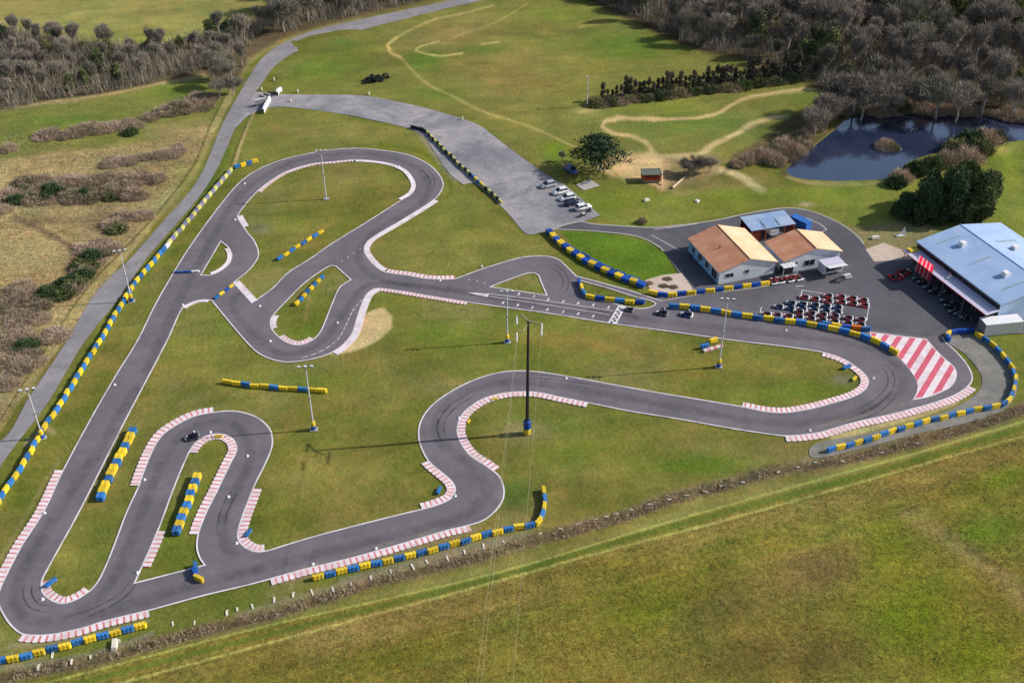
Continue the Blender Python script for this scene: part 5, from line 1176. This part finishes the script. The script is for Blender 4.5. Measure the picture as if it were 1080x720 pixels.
q = P(735, 212.5); mb = MB(); mb.box((0, 0, .2), (1.2, .9, .35), MAT['cream'], .9, (.6, .7)); o = mb.build('rock'); o.location = (q.x, q.y, 0); tag(o, 'pale rock on the grass below the fallen log', 'rock')

# ------------------------------------------------------------------ vegetation
def slivers(rng, P0, D, Ln, Wd):
    """thin quads: P0 centres (n,3), D directions, Ln lengths, Wd widths -> verts, faces"""
    n = len(P0); D = D / (np.linalg.norm(D, axis=1, keepdims=True) + 1e-9); Rn = rng.normal(size=(n, 3)); Sd = np.cross(D, Rn); Sd /= (np.linalg.norm(Sd, axis=1, keepdims=True) + 1e-9)
    a = P0 - Sd * Wd[:, None] / 2; b = P0 + Sd * Wd[:, None] / 2; c = P0 + D * Ln[:, None] + Sd * Wd[:, None] * .25; d = P0 + D * Ln[:, None] - Sd * Wd[:, None] * .25
    V = np.stack([a, b, c, d], 1).reshape(-1, 3); Fc = np.arange(n * 4).reshape(n, 4); return V, Fc
def npmesh(name, V, Fc, mat):
    me = bpy.data.meshes.new(name); n = len(Fc); me.vertices.add(len(V)); me.vertices.foreach_set('co', V.astype(np.float32).ravel())
    me.loops.add(Fc.size); me.loops.foreach_set('vertex_index', Fc.astype(np.int32).ravel()); me.polygons.add(n)
    me.polygons.foreach_set('loop_start', np.arange(0, Fc.size, 4, dtype=np.int32)); me.polygons.foreach_set('loop_total', np.full(n, 4, np.int32))
    me.materials.append(mat); me.update(calc_edges=True); return me
def bare_tree(seed, H=10, spread=.55, upright=.5, twigs=3600, tw=.075, mat='twig', tl=(.5, 1.1)):
    r = random.Random(seed); rng = np.random.default_rng(seed); mb = MB(); tips = []
    def grow(p, d, L, rad, lev):
        q = p + d * L; mid = p + d * L * .5 + Vector((r.uniform(-1, 1), r.uniform(-1, 1), 0)) * L * .06
        mb.tube([p, mid, q], [rad, rad * .8, rad * .62], None, 6 if lev < 2 else 3, False)
        if lev >= 2: tips.extend([(mid, d, L), (q, d, L)])
        if lev == 4: return
        n = 3 if lev < 3 else 2
        if lev == 0: n = 5
        for k in range(n):
            a = 2 * pi * (k + r.random() * .8) / n; s = spread * r.uniform(.6, 1.3); dd = (d * (1 - s * .4) + Vector((cos(a), sin(a), 0)) * s + Vector((0, 0, upright * .5))).normalized()
            st = p + d * L * (r.uniform(.55, 1.0) if lev else r.uniform(.6, 1)); grow(st, dd, L * r.uniform(.62, .82), rad * .55, lev + 1)
    grow(Vector((0, 0, -.2)), Vector((r.uniform(-.06, .06), r.uniform(-.06, .06), 1)).normalized(), H * .28, H * .02 + .04, 0)
    trunk = mb.me('trunk', MAT['bark'])
    k = rng.integers(0, len(tips), twigs); T = np.array([list(t[0]) for t in tips])[k]; Dv = np.array([list(t[1]) for t in tips])[k]
    T = T + rng.normal(size=T.shape) * H * .035; Dn = Dv * .8 + rng.normal(size=T.shape) * .6 + np.array([0, 0, .35])
    V, Fc = slivers(rng, T, Dn, rng.uniform(*tl, twigs), np.full(twigs, tw) * rng.uniform(.6, 1.4, twigs)); zmax = V[:, 2].max(); V *= H / zmax; V[:, 2] = np.maximum(V[:, 2], .05)
    for v in trunk.vertices: v.co *= H / zmax
    return npmesh('crown', V, Fc, MAT[mat]), trunk
def leafy(seed, H=8, W_=3, n=3500, leaf=.34, mat='evergreen', shape='round', lumps=26, base=.1):
    rng = np.random.default_rng(seed); r = random.Random(seed)
    cs = []
    for k in range(lumps):
        t = rng.random()
        if shape == 'cone': z = t ** 1.6 * .93; rad = (1 - z) ** .8 * W_ * .7
        elif shape == 'layer': z = .35 + .62 * t; rad = W_ * (1.15 - z) * .95
        elif shape == 'dome': z = t * .95; rad = W_ * math.sqrt(max(.02, 1 - z * z)) * .85
        else: z = t; rad = W_ * math.sqrt(max(.05, 1 - (2 * z - 1) ** 2)) * .75
        a = rng.random() * 2 * pi; q = rad * math.sqrt(rng.random()) if shape != 'layer' else rad * (.3 + .7 * rng.random())
        cs.append((q * cos(a), q * sin(a), (base + (1 - base) * z) * H, W_ * rng.uniform(.2, .42)))
    cs = np.array(cs); k = rng.integers(0, lumps, n); D = rng.normal(size=(n, 3)); D /= np.linalg.norm(D, axis=1, keepdims=True)
    fl = .22 if shape == 'layer' else .85
    Pn = cs[k, :3] + D * cs[k, 3:4] * np.array([1, 1, fl]) * rng.uniform(.6, 1.1, (n, 1)); Pn[:, 2] = np.maximum(Pn[:, 2], .05)
    V, Fc = slivers(rng, Pn, D + rng.normal(size=(n, 3)) * .7, rng.uniform(.7, 1.3, n) * leaf, rng.uniform(.5, 1, n) * leaf)
    mb = MB(); mb.tube([(0, 0, -.2), (r.uniform(-.2, .2), r.uniform(-.2, .2), H * .5), (0, 0, H * .88)], [H * .03 + .04, H * .02 + .03, .04], None, 7, False)
    for c in cs[:12]: mb.tube([(0, 0, c[2] * .6), tuple(c[:3])], [.09, .03], None, 4, False)
    return npmesh('crown', V, Fc, MAT[mat]), mb.me('trunk', MAT['bark'])
def plant(ms, x, y, s, name, label, cat, group=None, rz=None, sz=None, world_=None):
    q = P(x, y) if world_ is None else world_
    t = empty(name, (q.x, q.y, -.03), random.uniform(0, 6.28) if rz is None else rz, label, cat, group); sz = sz or s; t.scale = (s, s, sz)
    link('crown', ms[0], t); link('trunk', ms[1], t); return t
BT = [bare_tree(100 + i, 10, sp, up, n, tw) for i, (sp, up, n, tw) in enumerate([(.62, .5, 5200, .06), (.5, .7, 4800, .06), (.75, .4, 5600, .06), (.45, .9, 4600, .06), (.65, .45, 4400, .055), (.8, .3, 5600, .065)])]
NT = [bare_tree(120 + i, 10, .34, 1.1, 4200, .07) for i in range(4)]
WT = bare_tree(140, 8, .8, .3, 4600, .08, 'willow')
GT = [leafy(200 + i, 8, 3.2, 3600, .36, 'ivy') for i in range(2)]
ET = [leafy(210, 8, 3.4, 4200, .38, 'evergreen'), leafy(211, 9, 2.6, 4200, .36, 'evergreen')]
CT = [leafy(220 + i, 6.5, 1.35, 2600, .26, 'conif', 'cone', 34, .0) for i in range(3)]
BB = [leafy(230 + i, 1.8, 2.0, 2600, .3, 'bramble', lumps=14, base=0) for i in range(3)]
# bramble twigs are thinner than leaves
def shrub(seed, H, W_, n=2600, mat='bramble', tw=.06):
    rng = np.random.default_rng(seed); a = rng.random(n) * 2 * pi; q = W_ * np.sqrt(rng.random(n)); z = rng.random(n) ** .8 * H * (1 - (q / W_) ** 2 * .75)
    lump = .75 + .5 * np.sin(a * 3 + seed) * np.sin(q * 2 + seed); z *= lump; Pn = np.stack([q * np.cos(a), q * np.sin(a), z * .8], 1) + rng.normal(size=(n, 3)) * np.array([.25, .25, .05])
    D = np.stack([np.cos(a) * .4, np.sin(a) * .4, np.ones(n) * .8], 1) + rng.normal(size=(n, 3)) * .5; V, Fc = slivers(rng, Pn, D, rng.uniform(.25, .7, n), rng.uniform(.5, 1.4, n) * tw)
    V[:, 2] = np.maximum(V[:, 2], 0); return npmesh('crown', V, Fc, MAT[mat])
SH = [shrub(300 + i, h, w, n_) for i, (h, w, n_) in enumerate([(1.7, 2.1, 2300), (1.3, 2.5, 2200), (2.3, 2.2, 2800), (1.0, 1.9, 1500)])]
SG = [shrub(320, 1.8, 1.8, 3000, 'ivy', .14), shrub(321, 2.4, 2.0, 3400, 'evergreen', .16)]
def scatter(pts, spacing, seed, jit=.35, n=None):
    """well spaced places (world) inside a surveyed outline"""
    w = world(pts); xs = [p.x for p in w]; ys = [p.y for p in w]; out = []; r = random.Random(seed); y = min(ys); row = 0
    arr = [(p.x, p.y) for p in w]
    while y < max(ys):
        x = min(xs) + (spacing / 2 if row % 2 else 0)
        while x < max(xs):
            px, py = x + r.uniform(-jit, jit) * spacing, y + r.uniform(-jit, jit) * spacing
            ins = False
            for i in range(len(arr)):
                (ax, ay), (bx, by) = arr[i], arr[(i + 1) % len(arr)]
                if (ay > py) != (by > py) and px < (bx - ax) * (py - ay) / (by - ay) + ax: ins = not ins
            if ins: out.append(Vector((px, py, 0)))
            x += spacing
        y += spacing * .87; row += 1
    return out
tr = random.Random(77); nt_ = 0
WR = [(606, -6), (640, 6), (672, 22), (710, 40), (745, 53), (790, 62), (830, 72), (866, 88), (885, 103), (905, 112), (960, 113), (1010, 108), (1040, 113), (1100, 116), (1130, 50), (1120, -45), (580, -45)]
for q in scatter(WR, 8.4, 1):
    m_ = tr.choice(BT + NT * 2); s = tr.uniform(.85, 1.35)
    if tr.random() < .12: m_ = tr.choice(GT); s *= .85
    plant(m_, 0, 0, s, 'wood_tree', 'tree of the grey brown leafless wood behind the meadow and pond', 'tree', 'trees of the wood behind the meadow and pond', world_=q, sz=s * tr.uniform(.85, 1.2)); nt_ += 1
WL = [(-12, 116), (50, 106), (110, 98), (160, 88), (205, 76), (232, 70), (250, 56), (268, 44), (280, 24), (262, 28), (235, 38), (190, 44), (150, 54), (100, 48), (50, 40), (-12, 36)]
for q in scatter(WL, 7.2, 2):
    m_ = tr.choice(BT[:2] + NT * 3); s = tr.uniform(.6, .9)
    if tr.random() < .14: m_ = tr.choice(GT); s *= .8
    plant(m_, 0, 0, s, 'wood_tree', 'tree of the mixed brown and green belt left of the country road', 'tree', 'trees of the belt left of the country road', world_=q, sz=s * tr.uniform(.8, 1.1)); nt_ += 1
WT2 = [(284, 22), (300, 34), (330, 26), (400, 11), (465, -5), (480, -20), (300, -20)]
for q in scatter(WT2, 8.5, 3):
    m_ = tr.choice(BT); s = tr.uniform(.75, 1.2); plant(m_, 0, 0, s, 'wood_tree', 'leafless tree of the strip above the curve of the country road', 'tree', 'trees of the strip above the road curve', world_=q); nt_ += 1
for i, (x, y, s) in enumerate([(236, 92, .9), (244, 84, .8), (225, 82, .9), (256, 70, .8), (232, 104, .55), (246, 100, .6)]):
    plant(BT[i % 6], x, y, s, 'roadside_tree', 'leafless tree on the verge near the road junction', 'tree', 'leafless trees on the verge near the road junction')
for i, (x, y, s, k) in enumerate([(884, 120, 1.2, 0), (899, 120, 1.25, 2), (872, 132, .95, 5), (858, 144, .8, 4), (908, 126, 1.1, 2), (930, 121, 1.2, 5), (987, 124, 1.35, 2), (1008, 128, 1.15, 0), (968, 120, 1.1, 5), (1034, 122, 1.2, 3), (1066, 124, 1.1, 0), (948, 118, 1.1, 4)]):
    plant(BT[k], x, y, s, 'pond_tree', 'leafless tree leaning over the far shore of the pond', 'tree', 'leafless trees along the far pond shore')
plant(WT, 1035, 112, 1.0, 'willow_tree', 'pale yellowish willow on the far shore of the pond', 'tree', 'pale willows on the far pond shore'); plant(WT, 1055, 112, .9, 'willow_tree', 'pale yellowish willow on the far shore of the pond', 'tree', 'pale willows on the far pond shore')
for i, (x, y, s) in enumerate([(846, 146, 1.2), (836, 152, 1.3), (826, 158, 1.3), (816, 162, 1.2), (806, 165, 1.1), (798, 168, 1.0), (788, 171, .9), (860, 136, 1.3), (868, 124, 1.4), (830, 166, 1.1), (818, 172, 1.1), (850, 154, 1.0), (778, 175, .8), (880, 108, 1.4), (842, 162, .9)]):
    t = link('waterside_shrub', SH[i % 4]); q = P(x, y); t.location = (q.x, q.y, 0); t.scale = (s, s, s * 1.35); t.rotation_euler = (0, 0, i * 1.3); tag(t, 'grey brown shrub on the near left bank of the pond', 'shrub', 'grey brown shrubs on the left pond bank')
for x, y, s, mm, lb in ((935, 154.5, 1.15, SH[2], 'dark bushy shrub on the islet in the pond'), (942, 156, .8, SG[0], 'low green shrub beside the bigger dark one on the pond islet')):
    t = link('islet_shrub', mm); q = P(x, y); t.location = (q.x, q.y, -.25); t.scale = (s, s, s); tag(t, lb, 'shrub')
mb = MB(); q = P(937, 155.5); mb.lathe([(3.4, -.5), (3.0, -.12), (1.5, .05), (.01, .1)], (0, 0, 0), MAT['bark'], 14); o = mb.build('islet'); o.location = (q.x, q.y, -.1); o.scale = (1.1, .7, 1); o['kind'] = 'structure'
# conifer row
for i in range(44):
    t_ = i / 43; x = 636 + 205 * t_; y = 107 - 26 * t_ + tr.uniform(-1.5, 1.5); s = tr.uniform(.55, 1.0) * (.9 + .4 * t_)
    plant(CT[i % 3], x, y - 1, s, 'conifer', 'narrow dark conifer in the row across the upper meadow', 'tree', 'narrow conifers in the row across the meadow', sz=s * tr.uniform(.8, 1.1))
for i in range(26):
    t_ = i / 25; x = 628 + 215 * t_; y = 111 - 27 * t_ + tr.uniform(-1, 1); t = link('hedge_shrub', SH[i % 4] if i % 2 else SG[0]); q = P(x, y); s = tr.uniform(.8, 1.2); t.location = (q.x, q.y, 0); t.scale = (s * 1.2, s, s * 1.1); t.rotation_euler = (0, 0, i)
    tag(t, 'dark shrub at the foot of the conifer row', 'shrub', 'dark shrubs at the foot of the conifer row')
# the spreading cedar by the car park and the dark evergreens by the pond
cd = leafy(403, 8.8, 8.0, 4200, .4, 'cedar', 'layer', 30, .0); plant(cd, 633, 180, 1.02, 'cedar_tree', 'wide spreading dark cedar beside the car park', 'tree')
ED = [leafy(410, 9, 4.6, 9000, .42, 'evergreen', 'dome', 44, .0), leafy(411, 9, 4.2, 8000, .42, 'ivy', 'dome', 40, .0)]
for x, y, s, sz, k, lb in ((1000, 231, 1.0, 1.3, 0, 'biggest dark evergreen tree behind the hangar'), (976, 232, .8, .95, 0, 'dark evergreen tree left of the biggest one behind the hangar'), (953, 228, .6, .6, 0, 'lowest dark evergreen at the left end of the clump behind the hangar'), (1030, 231, .95, 1.2, 1, 'olive green tree at the right end of the clump behind the hangar'),
                           (1014, 213, .85, 1.05, 1, 'olive green tree at the rear of the clump near the pond'), (978, 216, .7, .85, 0, 'dark evergreen tree at the rear left of the clump near the pond'), (1040, 214, .7, .8, 1, 'olive green tree at the rear right of the clump')):
    plant(ED[k], x, y, s, 'evergreen_tree', lb, 'tree', sz=sz)
for i, (x, y, s) in enumerate([(1040, 150, 1.6), (1022, 154, 1.7), (1008, 160, 1.5), (1000, 172, 1.4), (985, 176, 1.3), (966, 182, 1.2), (950, 190, 1.2), (945, 195, 1.0), (1032, 160, 1.6), (1020, 170, 1.6), (1050, 148, 1.2)]):
    t = link('bank_shrub', SG[i % 2] if i % 3 else SH[2]); q = P(x, y); t.location = (q.x, q.y, 0); t.scale = (s, s, s * 1.2); t.rotation_euler = (0, 0, i * 2.1); tag(t, 'green brown shrub on the bank between pond and evergreens', 'shrub', 'shrubs on the bank between pond and evergreens')
for i, (x, y, s) in enumerate([(722, 182, .42), (736, 184, .5), (728, 187, .4), (748, 182, .4)]):
    plant(BT[(2, 5, 0, 4)[i]], x, y, s, 'small_bare_tree', 'small bare tree in the clump right of the wooden cabin', 'tree', 'small bare trees right of the wooden cabin')
plant(BT[1], 593, 170, .3, 'sapling', 'thin leafless sapling beside the car park wall', 'sapling')
t = link('rusty_bush', SH[2]); q = P(677, 235); t.location = (q.x, q.y, 0); t.scale = (.45, .45, .8); tag(t, 'small dark brown bush beside the service road', 'bush')
for x, y, lb in ((704, 294.5, 'dark bush on the gravel patio, rear one'), (700, 302, 'dark bush on the gravel patio, left one'), (710, 303, 'dark bush on the gravel patio, right one'), (684, 299, 'dark bush at the corner of the grass island')):
    t = link('patio_bush', SH[0]); q = P(x, y); t.location = (q.x, q.y, 0); t.scale = (.42, .34, .3); tag(t, lb, 'bush')
# left scrub
def shrubline(pts, n, s0, s1, label, group, green=0, seed=1, name='scrub_bush', h=1.0, w=2.0):
    r = random.Random(seed); L = resample(world(cr(pts, False, 6)), .5)
    for i in range(n):
        q = L[int(r.random() * (len(L) - 1))] + Vector((r.gauss(0, w * .5), r.gauss(0, w * .5), 0)); t = link(name, r.choice(SG) if r.random() < green else r.choice(SH)); s = r.uniform(s0, s1); t.location = (q.x, q.y, -.05); t.scale = (s, s, s * h); t.rotation_euler = (0, 0, r.random() * 6); tag(t, label, 'bush', group)
shrubline([(58, 143), (100, 137), (140, 131), (175, 120), (220, 112)], 26, .7, 1.3, 'brown bush in the upper hedge line of the left fields', 'brown bushes in the upper hedge line', .03, 1, h=.9)
shrubline([(176, 121), (200, 112), (220, 104)], 10, .9, 1.4, 'taller pale brown bush near the road end of the upper hedge', 'taller bushes at the road end of the upper hedge', 0, 2, h=1.2)
shrubline([(90, 180), (120, 173), (150, 166), (205, 157)], 24, .6, 1.1, 'dark low bush in the short middle hedge line', 'dark low bushes in the middle hedge line', 0, 3, h=.7)
shrubline([(2, 206), (40, 200), (90, 196), (150, 190)], 34, .7, 1.4, 'brown bramble bush in the thick left thicket', 'bramble bushes in the thick left thicket', .04, 4, w=4, h=.9)
shrubline([(20, 206), (60, 210), (110, 203), (150, 206)], 22, .7, 1.3, 'brown bramble bush in the thick left thicket', 'bramble bushes in the thick left thicket', .04, 5, w=3, h=.9)
shrubline([(58, 320), (75, 305), (90, 288), (100, 268)], 10, .8, 1.2, 'green holly bush on the slope left of the country road', 'green bushes left of the country road', 1, 6, h=.9)
shrubline([(70, 310), (95, 280), (112, 258), (120, 240), (140, 228)], 22, .7, 1.2, 'purple brown bramble bush beside the country road verge', 'bramble bushes beside the road verge', .05, 7, w=3, h=.8)
shrubline([(-5, 330), (20, 310), (25, 330), (10, 350), (0, 370), (30, 365), (40, 350)], 30, .7, 1.3, 'dark bramble bush of the lower left thicket', 'bramble bushes of the lower left thicket', .06, 8, w=4, h=.8)
shrubline([(5, 400), (20, 385), (35, 372)], 12, .6, 1.1, 'dark bramble bush of the thicket near the far left mast', 'bramble bushes near the far left mast', .05, 9, w=3, h=.8)
for x, y, s, lb, k in ((10, 158, .9, 'lone brown bush at the left edge of the left field', 2), (68, 146, .7, 'small lone brown bush in the left field', 0), (138, 141, .8, 'small dark green bush in the middle of the left field', 9), (4, 222, .9, 'dark bush at the left edge below the thicket', 1), (165, 190, 1.1, 'brown bush right of the thick left thicket', 0), (0, 38, 1.5, 'dark tree clump at the top left corner', 9), (242, 30, 1.3, 'dark evergreen bush behind the left tree belt', 9), (160, 50, 1.2, 'dark evergreen bush at the back of the left tree belt', 9)):
    t = link('field_bush', SG[1] if k == 9 else SH[k]); q = P(x, y); t.location = (q.x, q.y, 0); t.scale = (s, s, s); tag(t, lb, 'bush')
# undergrowth, brambles in the ditch, tufts: uncountable
def carpet(name, regions, dens, mat, hgt, wd, label, cat, seed, lean=.5):
    rng = np.random.default_rng(seed); allP = []
    for pts in regions:
        w = world(cr(pts, True, 8)); x0, x1 = min(p.x for p in w), max(p.x for p in w); y0, y1 = min(p.y for p in w), max(p.y for p in w); n = int((x1 - x0) * (y1 - y0) * dens)
        q = np.stack([rng.uniform(x0, x1, n), rng.uniform(y0, y1, n)], 1); arr = [(p.x, p.y) for p in w]
        ins = sdf_poly(arr, q[:, 0], q[:, 1]) < 0; q = q[ins]
        cl = vnoise(q[:, 0], q[:, 1], 3.0, seed + 5, 3); q = q[cl > -.12 + .1 * rng.random(len(q))]; allP.append(q)
    q = np.concatenate(allP); n = len(q); P0 = np.stack([q[:, 0], q[:, 1], np.full(n, -.08)], 1); D = rng.normal(size=(n, 3)) * lean; D[:, 2] = 1
    V, Fc = slivers(rng, P0, D, rng.uniform(*hgt, n), rng.uniform(*wd, n)); o = link(name, npmesh(name, V, Fc, MAT[mat])); tag(o, label, cat, None, 'stuff'); return n
def band(pts, hw):
    w = cr(pts, False, 10); return [(x, y - hw) for x, y in w] + [(x, y + hw) for x, y in w[::-1]]
carpet('ditch_brambles', [band(DITCH, 6)], 26, 'bramble', (.2, .6), (.03, .08), 'brown brambles filling the ditch between circuit and southern field', 'brambles', 41, .6)
carpet('undergrowth', [WR, WL, WT2], 5.0, 'twig', (1.2, 4.8), (.05, .12), 'brown undergrowth on the floor of the woods', 'undergrowth', 42, .28)
carpet('dry_grass', [[(-120, 130), (60, 150), (150, 152), (222, 130), (205, 175), (165, 222), (120, 270), (60, 350), (-5, 455), (-60, 470)]], 5.0, 'drygrass', (.2, .6), (.05, .12), 'pale dry grass on the rough ground left of the country road', 'dry grass', 43, .7)
MAT['fieldgrass'] = foliage('mixed field grass', [S(138, 130, 68), S(112, 122, 46), S(118, 114, 56), S(130, 120, 68)])
carpet('field_grass', [[(-30, 738), (270, 676), (540, 612), (800, 540), (1080, 462), (1200, 480), (1200, 770), (-40, 770)]], 7.0, 'fieldgrass', (.12, .34), (.04, .09), 'short mixed grass of the southern field', 'grass', 44, .9)
shrubline([(884, 119), (930, 119), (985, 117), (1040, 120), (1100, 127)], 26, .9, 1.5, 'brown shrub at the water edge on the far side of the pond', 'brown shrubs at the far water edge of the pond', .05, 12, name='waterside_shrub', h=1.2, w=1.2)
print('blocks', nblock, 'wood trees', nt_)

# ------------------------------------------------------------------ light
w = bpy.data.worlds.new('World'); SC.world = w; w.use_nodes = True; nt = w.node_tree; nt.nodes.clear()
sky = nt.nodes.new('ShaderNodeTexSky'); sky.sky_type = 'NISHITA'; sky.sun_disc = False
EL, AZ = radians(33), radians(83)      # sun to the right, a little beyond the circuit
sky.sun_elevation = EL; sky.sun_rotation = AZ; sky.air_density = 1.0; sky.dust_density = 1.5; sky.ozone_density = 1.0
bg = nt.nodes.new('ShaderNodeBackground'); bg.inputs['Strength'].default_value = .125; ow = nt.nodes.new('ShaderNodeOutputWorld')
nt.links.new(sky.outputs[0], bg.inputs[0]); nt.links.new(bg.outputs[0], ow.inputs[0])
sl_ = bpy.data.lights.new('sun', 'SUN'); sl_.energy = 5.0; sl_.angle = radians(.5); sl_.color = (1.0, .95, .87)
so = bpy.data.objects.new('sun', sl_); COL.objects.link(so)
dvec = Vector((sin(AZ) * cos(EL), cos(AZ) * cos(EL), sin(EL))); so.rotation_euler = dvec.to_track_quat('Z', 'Y').to_euler(); so.location = dvec * 300
SC.view_settings.view_transform = 'Standard'; SC.view_settings.look = 'None'; SC.view_settings.exposure = 0; SC.view_settings.gamma = 1
SC.cycles.max_bounces = 5; SC.cycles.use_denoising = True
